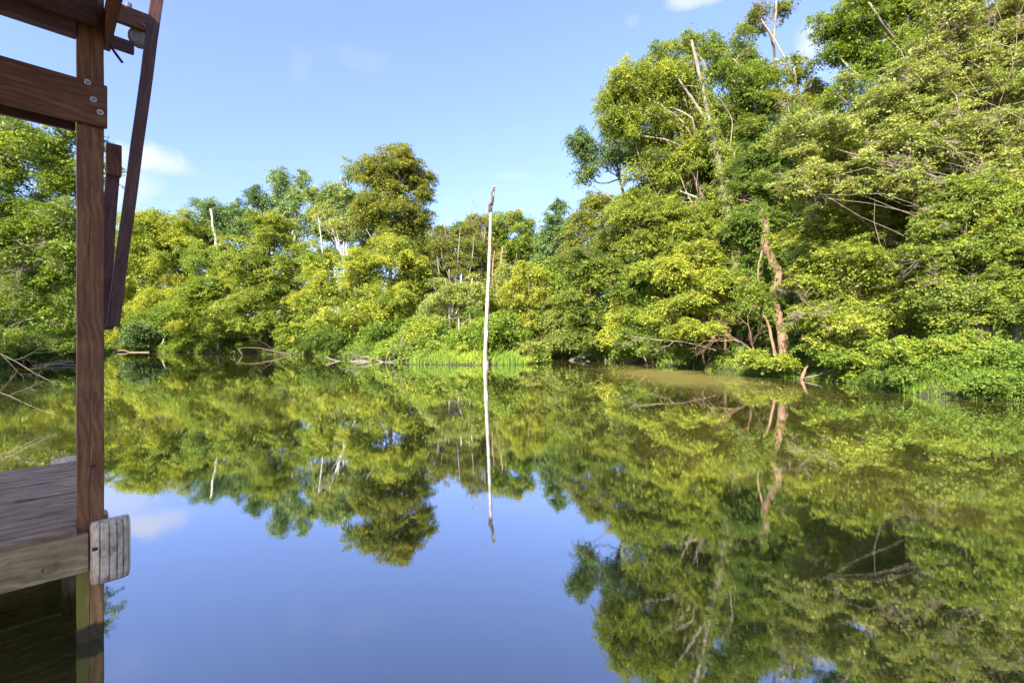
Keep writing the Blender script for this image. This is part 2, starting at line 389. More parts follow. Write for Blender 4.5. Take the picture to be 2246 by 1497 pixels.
c2 = ramp(N, n2.outputs['Fac'], [(.3, (.02, .035, .008)), (.7, (.06, .085, .015))])
cc = N('ShaderNodeMixRGB', inp={0: ramp(N, n1.outputs['Fac'], [(.42, (0, 0, 0)), (.58, (1, 1, 1))]), 1: c1, 2: c2}).outputs[0]
bp = N('ShaderNodeBump', inp={'Height': n2.outputs['Fac'], 'Strength': .8, 'Distance': .06})
p = N('ShaderNodeBsdfPrincipled', inp={'Base Color': cc, 'Roughness': .9, 'Normal': bp.outputs[0]}); n.links.new(p.outputs[0], o.inputs[0])
tag(link('ground', np_mesh('ground', V, Fq, smooth=True), m), kind='structure')

m, n, o = new_mat('pond_water'); N = nodes(n); g = N('ShaderNodeNewGeometry')
mp = N('ShaderNodeMapping', inp={'Vector': g.outputs['Position'], 'Scale': (1, 1.5, 1), 'Rotation': (0, 0, .3)})
r1 = N('ShaderNodeTexNoise', inp={'Vector': mp.outputs[0], 'Scale': 7.5, 'Detail': 4, 'Roughness': .6})
r2 = N('ShaderNodeTexNoise', inp={'Vector': mp.outputs[0], 'Scale': .8, 'Detail': 2})
r3 = N('ShaderNodeTexNoise', inp={'Vector': g.outputs['Position'], 'Scale': .16, 'Detail': 3})
amp = ramp(N, r3.outputs['Fac'], [(.38, (.35, .35, .35)), (.62, (1, 1, 1))])
hh = N('ShaderNodeMath', operation='MULTIPLY', inp={0: r1.outputs['Fac'], 1: amp})
h2 = N('ShaderNodeMath', operation='MULTIPLY_ADD', inp={0: r2.outputs['Fac'], 1: 1.6, 2: hh.outputs[0]})
bp = N('ShaderNodeBump', inp={'Height': h2.outputs[0], 'Strength': 1.0, 'Distance': .00028})
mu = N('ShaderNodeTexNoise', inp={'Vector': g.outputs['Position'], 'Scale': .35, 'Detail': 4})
# paler, less glossy patch of water at the mouth of the cove
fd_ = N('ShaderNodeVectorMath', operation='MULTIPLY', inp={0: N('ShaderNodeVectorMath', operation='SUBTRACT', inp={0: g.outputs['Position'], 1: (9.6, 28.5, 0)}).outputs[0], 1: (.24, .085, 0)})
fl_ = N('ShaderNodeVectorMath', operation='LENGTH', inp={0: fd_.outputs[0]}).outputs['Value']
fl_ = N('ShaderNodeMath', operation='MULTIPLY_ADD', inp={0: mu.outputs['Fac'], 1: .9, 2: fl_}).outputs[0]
pale_patch = N('ShaderNodeMapRange', interpolation_type='SMOOTHSTEP', inp={0: fl_, 1: 1.75, 2: .75, 3: 0.0, 4: 1.0}).outputs[0]
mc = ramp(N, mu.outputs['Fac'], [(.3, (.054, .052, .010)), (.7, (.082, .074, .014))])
mc = N('ShaderNodeMixRGB', inp={0: pale_patch, 1: mc, 2: (.105, .090, .024, 1)}).outputs[0]
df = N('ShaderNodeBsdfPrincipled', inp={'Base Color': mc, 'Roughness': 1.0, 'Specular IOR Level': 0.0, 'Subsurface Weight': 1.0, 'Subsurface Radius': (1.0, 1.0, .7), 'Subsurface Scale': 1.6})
gl = N('ShaderNodeBsdfGlossy', inp={'Color': (.90, .92, 1.0, 1), 'Roughness': 0.0, 'Normal': bp.outputs[0]})
lw = N('ShaderNodeLayerWeight', inp={'Blend': .5})
pw = N('ShaderNodeMath', operation='POWER', inp={0: lw.outputs['Facing'], 1: 1.28})
ff = N('ShaderNodeMath', operation='MULTIPLY_ADD', inp={0: pw.outputs[0], 1: .93, 2: .05})
ff = N('ShaderNodeMath', operation='MULTIPLY', inp={0: ff.outputs[0], 1: N('ShaderNodeMath', operation='MULTIPLY_ADD', inp={0: pale_patch, 1: -.62, 2: 1.0}).outputs[0]})
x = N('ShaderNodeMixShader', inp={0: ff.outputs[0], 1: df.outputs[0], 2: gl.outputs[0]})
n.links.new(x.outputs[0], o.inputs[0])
wv = np.array([(x_, y_, z_) for z_ in (-8, 0) for x_, y_ in ((-130, -60), (60, -60), (60, 125), (-130, 125))], float)
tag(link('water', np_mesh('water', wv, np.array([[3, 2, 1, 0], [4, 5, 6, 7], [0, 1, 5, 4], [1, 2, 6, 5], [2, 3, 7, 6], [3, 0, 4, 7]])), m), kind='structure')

# ------------------------------------------------------------------ trees
STY = {  # leaf colour, flatness of a spray, droop, leaf tilt, spray size
    'broad':   dict(flat=.25, droop=.3, tilt=.6, rs=.36, out=.5),
    'layered': dict(flat=.15, droop=.2, tilt=.62, rs=.46, out=.42),
    'droopy':  dict(flat=.2, droop=.7, tilt=.6, rs=.38, out=.6),
    'airy':    dict(flat=.3, droop=.2, tilt=.7, rs=.34, out=.5),
}
def crown(lv, tw, C, R, leaf, sty, cover, hue, twr, nl=None, anchor=None, density=1.0, sweep=None):
    """one foliage mass: C centre, R (rx,ry,rz); breaks into lobes, sprays, leaves"""
    C = np.asarray(C, float); R = np.asarray(R, float); st = STY[sty]
    Rm = float(R.mean())
    nl = nl or int(20 * density)
    D = rdir(nl * 3)
    D = D[(D[:, 2] > -.75)][:nl]
    rad = rng.uniform(.45, .98, len(D)); rad[: max(2, nl // 6)] *= .4
    nf = int(min(6000, .95 * density * np.pi * Rm * Rm / (.5 * .62 * (leaf * 1.5) ** 2)))
    fd = rdir(nf) * (rng.uniform(0, 1, nf) ** .4 * .80)[:, None]; fA = rdir(nf); fN = nrm(rdir(nf) + np.array([0, 0, .6])); fA = nrm(fA - fN * (fA * fN).sum(-1, keepdims=True))
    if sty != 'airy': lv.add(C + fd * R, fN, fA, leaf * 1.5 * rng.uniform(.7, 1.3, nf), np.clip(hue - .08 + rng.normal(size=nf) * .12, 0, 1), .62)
    LC = C + D * R * rad[:, None]
    LR = rng.uniform(.22, .46, len(D)) * Rm
    LH = rng.normal(size=len(D)) * .11 + hue
    if tw is not None:
        a0 = C - np.array([0, 0, R[2] * .55]) if anchor is None else np.asarray(anchor)
        mid = (a0 + LC) * .5 + rng.normal(size=LC.shape) * Rm * .08 + np.array([0, 0, Rm * .08])
        P = np.stack([np.broadcast_to(a0, LC.shape), a0 * .6 + mid * .4 + (mid - a0) * .1, mid, (mid + LC) * .5, LC], 1)
        tw.batch(P, np.broadcast_to(np.linspace(twr, twr * .35, 5), (len(LC), 5)), 5)
    leaf0 = leaf
    for c, r, h in zip(LC, LR, LH):
        leaf = leaf0 * rng.uniform(.72, 1.32)
        rs0 = max(st['rs'] * r, leaf * 2.0)
        ns = max(6, int(3.6 * (r / rs0) ** 2 * density))
        d = rdir(ns); d[:, 2] = np.where(d[:, 2] < -.3, -d[:, 2], d[:, 2])
        rr = rng.uniform(.35, 1.08, ns)
        sc = c + d * (rr * r)[:, None] * np.array([1.12, 1.12, .92])
        up = nrm(np.array([0, 0, 1.]) + d * st['out'] + rng.normal(size=(ns, 3)) * .16)
        rs = rs0 * rng.uniform(.65, 1.3, ns)
        ax_ = nrm(d * np.array([1, 1, .6]) + rng.normal(size=(ns, 3)) * .35 + (0 if sweep is None else np.asarray(sweep)))
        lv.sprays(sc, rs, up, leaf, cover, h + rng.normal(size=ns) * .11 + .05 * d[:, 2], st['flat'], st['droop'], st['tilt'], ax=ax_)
        if tw is not None:
            k = max(1, int(ns * .7)); q = sc[:k] + ax_[:k] * rs[:k, None] * 1.2
            mid = (c + q) * .5 + rng.normal(size=q.shape) * r * .08
            tw.batch(np.stack([np.broadcast_to(c, q.shape), mid, q + (q - c) * .10], 1), np.broadcast_to(np.array([.45, .3, .1]) * twr * .55, (k, 3)), 3)

def tree(kind, label, Y, base, blobs, col='green', sty='broad', cover=.62, hue=.45, bark='brown', tr=None, top=None, leafk=1.0, density=1.0,
         sweep=None, fill=None, cat='tree', group=None, bare=0, ivy=None, trunks=None):
    """blobs: (px, py, rx, ry[, dY]) in photo pixels at distance Y + dY"""
    bp = at(base, 760, Y); bx, by = bp[0], Y
    for _ in range(16):
        if sdf(bx, by) > 1.0: break
        bx *= 1 + .9 / by; by += .9
    gz = float(ground_z(bx, by)); gz = max(gz, -.3)
    root = empty(kind, (bx, by, gz), label, cat, group)
    leaf = (.0026 * Y + .040) * leafk
    blobs = list(blobs)
    if fill:
        for x0, y0, x1, y1, r_, n_ in fill:
            for _ in range(n_): k_ = rng.uniform(.75, 1.3); blobs.append((rng.uniform(x0, x1), rng.uniform(y0, y1), r_ * k_ * 1.15, r_ * k_ * .8))
    lv = Leaves(); tw = Tubes(); tk = Tubes()
    cs = []
    for b in blobs:
        dY = b[4] if len(b) > 4 else rng.uniform(-1, 1) * (b[2] / F * Y) * .5
        yy_ = Y + dY
        c = at(b[0], b[1], yy_); r = np.array([b[2] / F * yy_, b[2] / F * yy_ * .9, b[3] / F * yy_])
        cs.append((c, r))
    hi = max(cs, key=lambda t: t[0][2]) if cs else None
    Ht = (hi[0][2] - gz) if cs else 4
    tr = tr if tr else max(.05, .014 * Ht + .04)
    if trunks is None:
        mx = np.mean([c[0][:2] for c in cs], axis=0)
        p0 = np.array([bx, by, gz - .3]); p3 = hi[0].copy()
        p1 = p0 * .7 + p3 * .3; p1[:2] = p1[:2] * .5 + .5 * np.array([bx, by]); p2 = p0 * .35 + p3 * .65; p2[:2] += (mx - p2[:2]) * .3
        path = tk.path([p0, p1, p2, p3], tr, tr * .22, 8, 5, wob=tr * .25)
    else:
        path = None
        for pts, r0, r1 in trunks:
            q = tk.path([np.array([bx, by, gz - .3]) if p is None else at(p[0], p[1], Y + (p[2] if len(p) > 2 else 0)) for p in pts], r0, r1, 8, 5, wob=r0 * .12)
            if path is None: path = q
    nmain = len(cs) - (sum(f_[5] for f_ in fill) if fill else 0)
    for ci, (c, r) in enumerate(cs):
        # limb from the trunk point a bit below the mass
        zt = c[2] - r[2] * .8 - .15 * Ht * rng.uniform(.3, 1)
        j = int(np.argmin(np.abs(path[:, 2] - zt) + .3 * np.hypot(path[:, 0] - c[0], path[:, 1] - c[1])))
        a = path[j]; e = c - np.array([0, 0, r[2] * .35])
        m_ = (a + e) / 2 + rng.normal(size=3) * .05 * Ht + np.array([0, 0, -.02 * Ht])
        lk = (1.0 if ci < nmain else .45) * (.5 if Y < 26 else 1.0)
        tw.path([a, m_, e], tr * .24 * lk, tr * .10 * lk, 5, 4, wob=.03 * np.linalg.norm(e - a) * .3)
        crown(lv, tw, c, r, leaf, sty, cover, hue, tr * .10, anchor=e, density=density, sweep=sweep)
    for _ in range(bare):
        c, r = cs[rng.integers(len(cs))]
        d = rdir(1)[0]; d[2] = abs(d[2]) * .6; d[1] = -abs(d[1])
        tw.branchy(c + d * r * (.7 if Y < 30 else .45), nrm(d + (np.array([-.7, 0, -.1]) if Y < 30 else 0)), r.mean() * rng.uniform(.6, 1.0), tr * .09, 3 if Y < 40 else 2, .75, (3, 6))
    if ivy:
        for pts, rad, col_n in ivy:
            P = np.array([at(p[0], p[1], Y + (p[2] if len(p) > 2 else -.3)) for p in pts])
            t = rng.uniform(0, len(P) - 1.001, col_n); i = t.astype(int); q = P[i] + (P[i + 1] - P[i]) * (t - i)[:, None]
            d = rdir(col_n); q = q + d * np.array([1, 1, .5]) * rad * rng.uniform(.3, 1.1, col_n)[:, None]
            lv.sprays(q, np.full(col_n, rad * .5) * rng.uniform(.6, 1.3, col_n), nrm(d + np.array([0, -.3, .4])), leaf * .9, .7, np.full(col_n, hue), .3, .6, .7)
    link('trunk', tk.mesh('trunk'), BM[bark], root)
    if tw.V: link('branches', tw.mesh('branches'), BM['twig' if bark in ('brown', 'moss') else bark], root)
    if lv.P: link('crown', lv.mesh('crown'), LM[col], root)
    return root

exec_trees = True
# ---- far shore, left to right
tree('maple', 'yellow-green rounded tree just right of the leaning dark brace on the far shore', 97, 330, [(350, 505, 70, 62), (292, 540, 58, 62), (400, 530, 58, 66), (330, 600, 78, 60), (250, 590, 50, 70)], 'yellowgreen', hue=.5)
tree('young_tree', 'low sunlit tree with pale bare stems under the rounded yellow-green tree', 94, 350, [(300, 670, 62, 58), (365, 690, 60, 60), (260, 720, 50, 50)], 'yellowgreen', bark='pale', hue=.58,
     trunks=[([None, (375, 700), (366, 640), (358, 598)], .17, .09), ([(352, 690), (350, 670), (345, 640)], .12, .07)])
tree('ash_tree', 'blue-green tree behind, rising left of the ivy-clad forked trunk', 104, 460, [(465, 482, 46, 48), (440, 540, 50, 60), (505, 500, 42, 52)], 'bluegreen', hue=.4, bare=5)
tree('ivy_clad_tree', 'tree with ivy-clad forked pale trunk left of the tall double-topped tree', 84, 480, [(435, 575, 46, 50), (505, 590, 42, 46), (470, 640, 60, 45)], 'green', bark='pale', hue=.55,
     trunks=[([None, (494, 640), (486, 590), (472, 520), (462, 458)], .42, .16), ([(484, 590), (460, 560), (438, 545)], .22, .1)], ivy=[([(492, 620), (484, 585), (476, 545), (468, 500)], .75, 90)])
tree('ash_tree', 'narrow dark crown peeking up behind the ridge left of the double-topped tree', 102, 570, [(557, 440, 24, 34), (600, 462, 42, 44), (545, 500, 44, 52), (520, 470, 30, 30)], 'bluegreen', hue=.36)
tree('tall_cottonwood', 'tall tree with double top and pale trunk standing above the left ridge', 88, 645, [(610, 392, 23, 30), (622, 422, 26, 26), (663, 398, 20, 30), (655, 432, 26, 26), (636, 455, 36, 26), (622, 490, 36, 30), (668, 500, 34, 36)], 'bluegreen', 'broad', hue=.62, bark='pale',
     trunks=[([None, (648, 560), (642, 500), (636, 430)], .45, .14), ([(643, 505), (655, 450), (662, 405)], .2, .08)], density=.8)
tree('maple', 'broad bright green dome with layered boughs reaching the water below the double-topped tree', 75, 585, [(590, 520, 58, 50), (540, 575, 58, 58), (645, 575, 58, 58), (585, 640, 88, 56), (520, 705, 72, 48), (645, 705, 80, 54)], 'yellowgreen', 'layered', hue=.36)
tree('maple', 'low layered green tree between the dark shrub and the bright green dome', 80, 440, [(440, 655, 58, 46), (395, 705, 70, 44), (470, 725, 58, 38)], 'green', 'layered', hue=.6)
tree('shrub', 'dark blue-green shrub on the far shore at the foot of the pale bare stems', 84, 325, [(335, 722, 46, 34), (290, 745, 34, 24)], 'bluegreen', hue=.3, cat='shrub')
tree('sycamore', 'grey-green sycamore with several white stems left of the big round tree', 82, 755, [(768, 380, 28, 30), (742, 425, 36, 32), (702, 440, 28, 34), (706, 495, 34, 40), (790, 445, 34, 36), (768, 505, 36, 34)], 'bluegreen', hue=.68, bark='pale', density=.75,
     trunks=[([None, (755, 640), (754, 560), (757, 470), (766, 385)], .28, .09), ([(754, 600), (760, 540), (770, 480)], .2, .08), ([(754, 580), (775, 520), (800, 478)], .14, .07)], fill=[(680, 430, 800, 580, 24, 22)])
tree('leaning_sycamore', 'slender white trunk leaning left in front of the white-stemmed sycamore', 72, 790, [(712, 470, 22, 24), (735, 500, 22, 22)], 'pale', hue=.6, bark='pale', density=.6,
     trunks=[([None, (785, 660), (765, 600), (742, 540), (722, 480)], .24, .1), ([(705, 640), (708, 560), (697, 470)], .13, .07)])
tree('oak', 'big round dark-topped tree that stands highest above the middle of the far shore', 78, 850, [(872, 362, 50, 44), (828, 395, 52, 48), (908, 395, 42, 50), (850, 450, 60, 50), (934, 428, 22, 34), (800, 470, 40, 50), (905, 485, 50, 50), (860, 530, 62, 42)], 'olive', hue=.56, bare=6, density=1.15)
tree('elm', 'wide light green dome in front of the big round tree', 63, 850, [(862, 565, 62, 48), (800, 600, 58, 56), (915, 600, 46, 58), (850, 670, 88, 58), (780, 705, 70, 56), (890, 715, 60, 46), (722, 640, 48, 50)], 'yellowgreen', hue=.52, bark='grey', bare=5)
tree('elm', 'mid-green tree between the bright layered dome and the wide light green dome', 71, 690, [(695, 590, 46, 56), (690, 670, 50, 66), (670, 735, 62, 38)], 'green', 'layered', hue=.66)
tree('shrub', 'dark green bush over the water behind the fallen grey branches', 60, 750, [(745, 748, 50, 28), (700, 752, 40, 22)], 'dark', hue=.45, cat='shrub')
tree('shrub', 'feathery bright green bush at the left end of the grassy spit', 49, 872, [(872, 765, 34, 24), (848, 778, 26, 16)], 'grass', 'airy', hue=.42, cat='shrub')
tree('half_dead_tree', 'half-dead tree with thin grey stems and sparse leaves left of the white snag', 68, 985, [(970, 530, 26, 40), (970, 560, 34, 44), (1000, 600, 36, 44), (955, 520, 22, 28)], 'olive', 'airy', .4, .45, 'grey', density=.7, bare=10,
     trunks=[([None, (988, 640), (982, 560), (975, 480)], .22, .05), ([(990, 700), (1002, 600), (1010, 500)], .18, .05), ([(975, 690), (962, 590), (950, 490)], .16, .05), ([(1000, 690), (1030, 600), (1040, 520)], .15, .04)])
tree('half_dead_tree', 'tree with bare grey twigs on top close behind the white snag', 73, 1040, [(1040, 505, 32, 34), (1020, 560, 40, 50), (1065, 560, 40, 50)], 'olive', 'airy', .5, .5, 'grey', bare=14, density=.8,
     trunks=[([None, (1050, 620), (1062, 540), (1040, 450), (1010, 405)], .2, .03), ([(1062, 540), (1064, 480), (1052, 425)], .1, .02)])
tree('oak', 'green tree with a flat-topped crown right behind the white snag', 76, 1125, [(1110, 498, 34, 32), (1150, 494, 32, 32), (1132, 548, 50, 40), (1085, 515, 30, 38), (1160, 560, 34, 50)], 'green', hue=.55, bark='grey', bare=4)
tree('ivy_clad_tree', 'bare tan trunk wrapped in vine just right of the white snag', 60, 1100, [(1092, 640, 30, 40), (1105, 600, 20, 26)], 'pale', hue=.5, bark='tan', density=.7,
     trunks=[([None, (1090, 660), (1098, 590), (1103, 540)], .26, .12), ([(1085, 660), (1080, 600), (1085, 550)], .14, .08)], ivy=[([(1095, 650), (1103, 590), (1106, 545)], .6, 40)])
tree('birch_thicket_tree', 'pale airy tree with thin white stems between the bushy spit and the snag', 54, 985, [(985, 655, 46, 48), (1028, 645, 34, 46), (950, 700, 48, 48), (1010, 725, 60, 44), (940, 750, 44, 26)], 'pale', 'airy', .55, .42, 'pale',
     trunks=[([None, (985, 680), (976, 610)], .16, .05), ([(1010, 770), (1006, 690), (1012, 600)], .12, .04), ([(1040, 770), (1030, 680), (1036, 610)], .1, .04)])
tree('maple', 'green tree behind the foot of the white snag', 58, 1085, [(1075, 680, 36, 52), (1060, 735, 44, 36), (1110, 735, 40, 36), (1115, 690, 30, 40)], 'yellowgreen', hue=.35)
tree('maple', 'yellow-leaved tree to the right of the white snag', 56, 1160, [(1160, 600, 38, 32), (1130, 645, 34, 40), (1185, 650, 40, 44), (1150, 705, 50, 44)], 'yellow', hue=.38)
tree('poplar', 'small pointed dark crown standing in the notch of sky left of the tall woods', 74, 1230, [(1228, 456, 20, 24), (1218, 500, 30, 38), (1245, 515, 30, 48), (1200, 550, 40, 60)], 'bluegreen', hue=.42, bare=3)
tree('willow', 'arching pale green bush at the inner corner of the cove', 57, 1205, [(1205, 715, 44, 40), (1185, 750, 40, 24), (1230, 750, 36, 26)], 'pale', 'droopy', hue=.38, bark='grey')
tree('shrub', 'low bushy weeds on the grassy spit just left of the white snag', 46, 1000, [(985, 778, 26, 12), (1030, 775, 22, 14), (950, 775, 20, 10)], 'yellowgreen', 'airy', hue=.5, cat='shrub', tr=.03)
tree('shrub', 'pale feathery bush on the spit just right of the white snag', 46, 1120, [(1105, 776, 26, 14), (1150, 768, 34, 20)], 'pale', 'airy', hue=.45, cat='shrub', tr=.03)
tree('oak', 'hazy green crown filling the skyline between the big round tree and the white snag', 92, 1000, [(975, 520, 34, 30), (1020, 510, 36, 30), (1060, 500, 34, 28)], 'olive', 'airy', hue=.6, bark='grey', density=.8, fill=[(900, 540, 1180, 700, 36, 34)])
# ---- right-hand woods
tree('elm', 'mid-green tree at the left edge of the tall right-hand woods', 62, 1290, [(1310, 450, 46, 38), (1268, 500, 46, 46), (1340, 520, 58, 58), (1250, 560, 40, 50)], 'olive', hue=.42, bare=4)
tree('elm', 'sunlit yellow-green crown below the drooping blue-green bough', 50, 1420, [(1395, 455, 60, 44), (1450, 490, 62, 56), (1385, 530, 66, 56), (1480, 430, 50, 40)], 'yellowgreen', hue=.4, bare=5, bark='grey')
tree('hornbeam', 'shaded layered tree above the floating log at the back of the cove', 48, 1290, [(1262, 590, 54, 52), (1318, 610, 64, 58), (1255, 675, 56, 56), (1320, 700, 66, 52), (1275, 745, 46, 30)], 'yellowgreen', 'layered', hue=.16, bare=4)
tree('hornbeam', 'small tree with yellow and orange leaves at the back of the cove', 44, 1360, [(1362, 695, 34, 40), (1345, 740, 36, 28)], 'yellow', 'layered', hue=.6)
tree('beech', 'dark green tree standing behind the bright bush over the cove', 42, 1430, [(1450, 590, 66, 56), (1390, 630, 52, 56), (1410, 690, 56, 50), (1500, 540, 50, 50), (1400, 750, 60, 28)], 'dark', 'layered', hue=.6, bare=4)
tree('linden', 'blue-green tree whose drooping bough hangs farthest left against the sky', 43, 1480, [(1266, 318, 32, 36), (1290, 340, 34, 34), (1284, 388, 26, 30), (1345, 300, 40, 48), (1340, 350, 44, 34), (1400, 340, 50, 50), (1440, 400, 50, 46)], 'bluegreen', 'droopy', hue=.42, bark='brown', density=.9)
tree('hickory', 'large hickory with bright feathery yellow-green crown arching left over the sky', 37, 1590, [(1395, 178, 74, 48), (1345, 225, 50, 42), (1450, 128, 52, 34), (1440, 215, 74, 54), (1345, 270, 46, 36), (1510, 190, 66, 60), (1450, 290, 84, 50), (1410, 370, 64, 44), (1520, 100, 34, 30)], 'yellowgreen', 'droopy', hue=.40, density=.75, fill=[(1370, 150, 1540, 340, 34, 20), (1430, 340, 1610, 500, 34, 18), (1350, 190, 1420, 300, 24, 8)])
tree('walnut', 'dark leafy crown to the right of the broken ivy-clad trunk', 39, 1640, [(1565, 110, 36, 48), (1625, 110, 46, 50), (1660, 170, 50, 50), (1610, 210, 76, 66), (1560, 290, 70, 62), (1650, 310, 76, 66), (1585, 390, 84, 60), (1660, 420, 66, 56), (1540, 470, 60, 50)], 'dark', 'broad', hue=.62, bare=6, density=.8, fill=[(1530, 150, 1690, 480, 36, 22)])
tree('ivy_clad_tree', 'broken-topped grey trunk wrapped in ivy and hanging vines in the tall woods', 34.5, 1625, [(1612, 610, 36, 46)], 'pale', 'droopy', .6, .3, 'grey',
     trunks=[([None, (1622, 660), (1606, 520), (1582, 390), (1552, 240), (1530, 140), (1516, 88)], .30, .09), ([(1560, 280), (1540, 250), (1510, 205), (1482, 165)], .11, .07), ([(1600, 330), (1606, 270), (1594, 240), (1570, 205)], .035, .02), ([(1612, 330), (1606, 400), (1618, 500)], .03, .02)],
     ivy=[([(1625, 700), (1612, 560), (1598, 450), (1572, 330), (1550, 250)], .55, 260), ([(1550, 240), (1535, 160)], .3, 40)], density=.8)
tree('tulip_tree', 'golden-green crown between the dark leafy crown and the gap of sky', 38, 1730, [(1752, 158, 44, 38), (1712, 215, 46, 42), (1772, 225, 36, 46), (1690, 235, 44, 34), (1750, 300, 60, 50)], 'yellow', hue=.22, density=.8, fill=[(1690, 190, 1800, 330, 26, 8)])
tree('half_dead_tree', 'bare twisted branch tips with few leaves rising out of the top of the picture', 40, 1700, [(1665, 28, 26, 20), (1710, 22, 26, 20), (1650, 62, 30, 26)], 'olive', 'airy', .5, .4, 'brown', bare=8, density=.7,
     trunks=[([None, (1715, 400), (1700, 130), (1682, 60), (1650, 5)], .16, .04), ([(1688, 80), (1715, 45), (1745, 10)], .05, .02)])
tree('tulip_tree', 'tallest dark green tree at the top right, cut by the upper edge', 34, 1930, [(1870, 30, 62, 60), (1950, 30, 76, 66), (1838, 105, 46, 46), (1915, 140, 84, 66), (2040, 60, 66, 66), (1850, 215, 66, 52), (1880, -60, 90, 60), (2000, -50, 90, 60)], 'green', 'broad', hue=.55, bark='grey', bare=4, density=.75, fill=[(1810, -30, 2130, 220, 42, 32)])
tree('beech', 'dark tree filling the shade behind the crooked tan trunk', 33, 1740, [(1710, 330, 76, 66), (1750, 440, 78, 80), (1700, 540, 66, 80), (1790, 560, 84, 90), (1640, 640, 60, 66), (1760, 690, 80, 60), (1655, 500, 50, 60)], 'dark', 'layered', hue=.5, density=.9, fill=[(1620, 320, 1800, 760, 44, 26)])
tree('crooked_trunk_tree', 'crooked tan trunk with shredded bark and vines leaning over the right bank', 28.5, 1722, [(1645, 640, 34, 40)], 'green', 'droopy', .6, .5, 'tan', density=.7,
     trunks=[([None, (1718, 740), (1706, 690), (1694, 650), (1708, 605), (1692, 570), (1676, 540), (1680, 500), (1672, 455)], .29, .18), ([(1700, 780), (1688, 720), (1675, 690)], .10, .05), ([(1672, 545), (1662, 600), (1668, 640), (1650, 680)], .06, .03)],
     ivy=[([(1700, 700), (1670, 620)], .35, 40), ([(1678, 470), (1668, 440)], .3, 26), ([(1715, 740), (1694, 650), (1706, 600), (1680, 540), (1676, 470)], .36, 45)], bare=2)
tree('dogwood', 'bright lit bush-like tree with bare pale twigs leaning over the cove', 33, 1590, [(1530, 560, 52, 34), (1475, 610, 52, 44), (1555, 625, 58, 46), (1500, 665, 60, 34), (1440, 700, 50, 28), (1520, 730, 76, 24), (1590, 690, 50, 40)], 'yellowgreen', 'layered', hue=.5, bark='tan', bare=12,
     trunks=[([None, (1590, 700), (1570, 640), (1540, 570)], .11, .04), ([(1600, 770), (1540, 755), (1450, 745), (1385, 738)], .035, .012), ([(1580, 765), (1540, 690), (1500, 640)], .06, .02)])
tree('hornbeam', 'wide layered hornbeam with long pale twigs sweeping left above the bank', 25, 1960, [(2040, 330, 120, 80), (1900, 400, 110, 70), (1840, 500, 100, 60), (1990, 500, 130, 76), (1860, 600, 110, 56), (1990, 620, 110, 60), (1880, 700, 110, 50), (1800, 700, 60, 40), (1960, 730, 80, 40)], 'yellowgreen', 'layered', hue=.42, bark='brown', bare=90, density=.75, sweep=(-.9, -.2, -.15), fill=[(1790, 300, 2080, 760, 46, 46), (1760, 560, 1860, 740, 30, 8)])
tree('hornbeam', 'pale-leaved near tree with many bare twigs filling the upper right corner', 22, 2150, [(2200, 110, 110, 100), (2090, 220, 110, 84), (2240, 300, 130, 100), (1950, 260, 100, 56), (1830, 300, 90, 50), (1750, 290, 70, 32), (2330, 60, 120, 100)], 'pale', 'layered', hue=.40, bark='brown', bare=90, density=.75, sweep=(-.9, -.2, -.15), fill=[(1960, 60, 2260, 420, 46, 34), (1740, 250, 2000, 420, 34, 16), (2060, -60, 2300, 140, 46, 20)])
tree('hornbeam', 'greener near tree with trunk in shade at the right edge', 20.5, 2160, [(2150, 450, 110, 70), (2250, 480, 110, 80), (2120, 560, 120, 56), (2240, 600, 120, 60), (2080, 650, 100, 46), (2200, 680, 100, 40), (2370, 500, 110, 120)], 'yellowgreen', 'layered', hue=.26, bark='brown', bare=30, density=.75, sweep=(-.8, -.2, -.15), fill=[(2040, 400, 2280, 700, 44, 40)])
tree('maple', 'bright leafy tree in front of the lower trunks of the tall right-hand woods', 35.5, 1500, [(1440, 470, 50, 40), (1520, 500, 50, 44), (1400, 540, 46, 40)], 'yellowgreen', 'broad', hue=.38, density=.85, fill=[(1370, 440, 1590, 620, 34, 22)])
# trunks standing on the right bank
for lab, px, Y, p, bk in [
    ('mossy trunk leaning left on the right bank, the most slanted one', 2200, 21.3, [(2195, 790), (2172, 745), (2155, 690), (2130, 600)], 'moss'),
    ('upright pale-flecked trunk nearest the right edge', 2232, 21.0, [(2232, 800), (2230, 740), (2226, 680), (2222, 560)], 'grey'),
    ('dark slim trunk left of the mossy leaning one', 2148, 22.0, [(2150, 790), (2148, 740), (2140, 690), (2150, 560)], 'brown')]:
    b = at(px, 760, Y); z = float(ground_z(b[0], b[1]))
    r_ = empty('bank_tree', (b[0], b[1], z), lab, 'tree', None)
    t_ = Tubes(); t_.path([np.array([b[0], b[1], z - .3])] + [at(q[0], q[1], Y) for q in p[1:]], .15, .08, 8, 5, wob=.012); link('trunk', t_.mesh('trunk'), BM[bk], r_)
    l_ = Leaves(); w_ = Tubes(); e_ = at(p[-1][0], p[-1][1], Y)
    crown(l_, w_, e_ + np.array([0, 0, 1.0]), (1.7, 1.7, 1.2), .11, 'layered', .6, .4, .03, anchor=e_)
    link('branches', w_.mesh('branches'), BM['grey'], r_); link('crown', l_.mesh('crown'), LM['green'], r_)
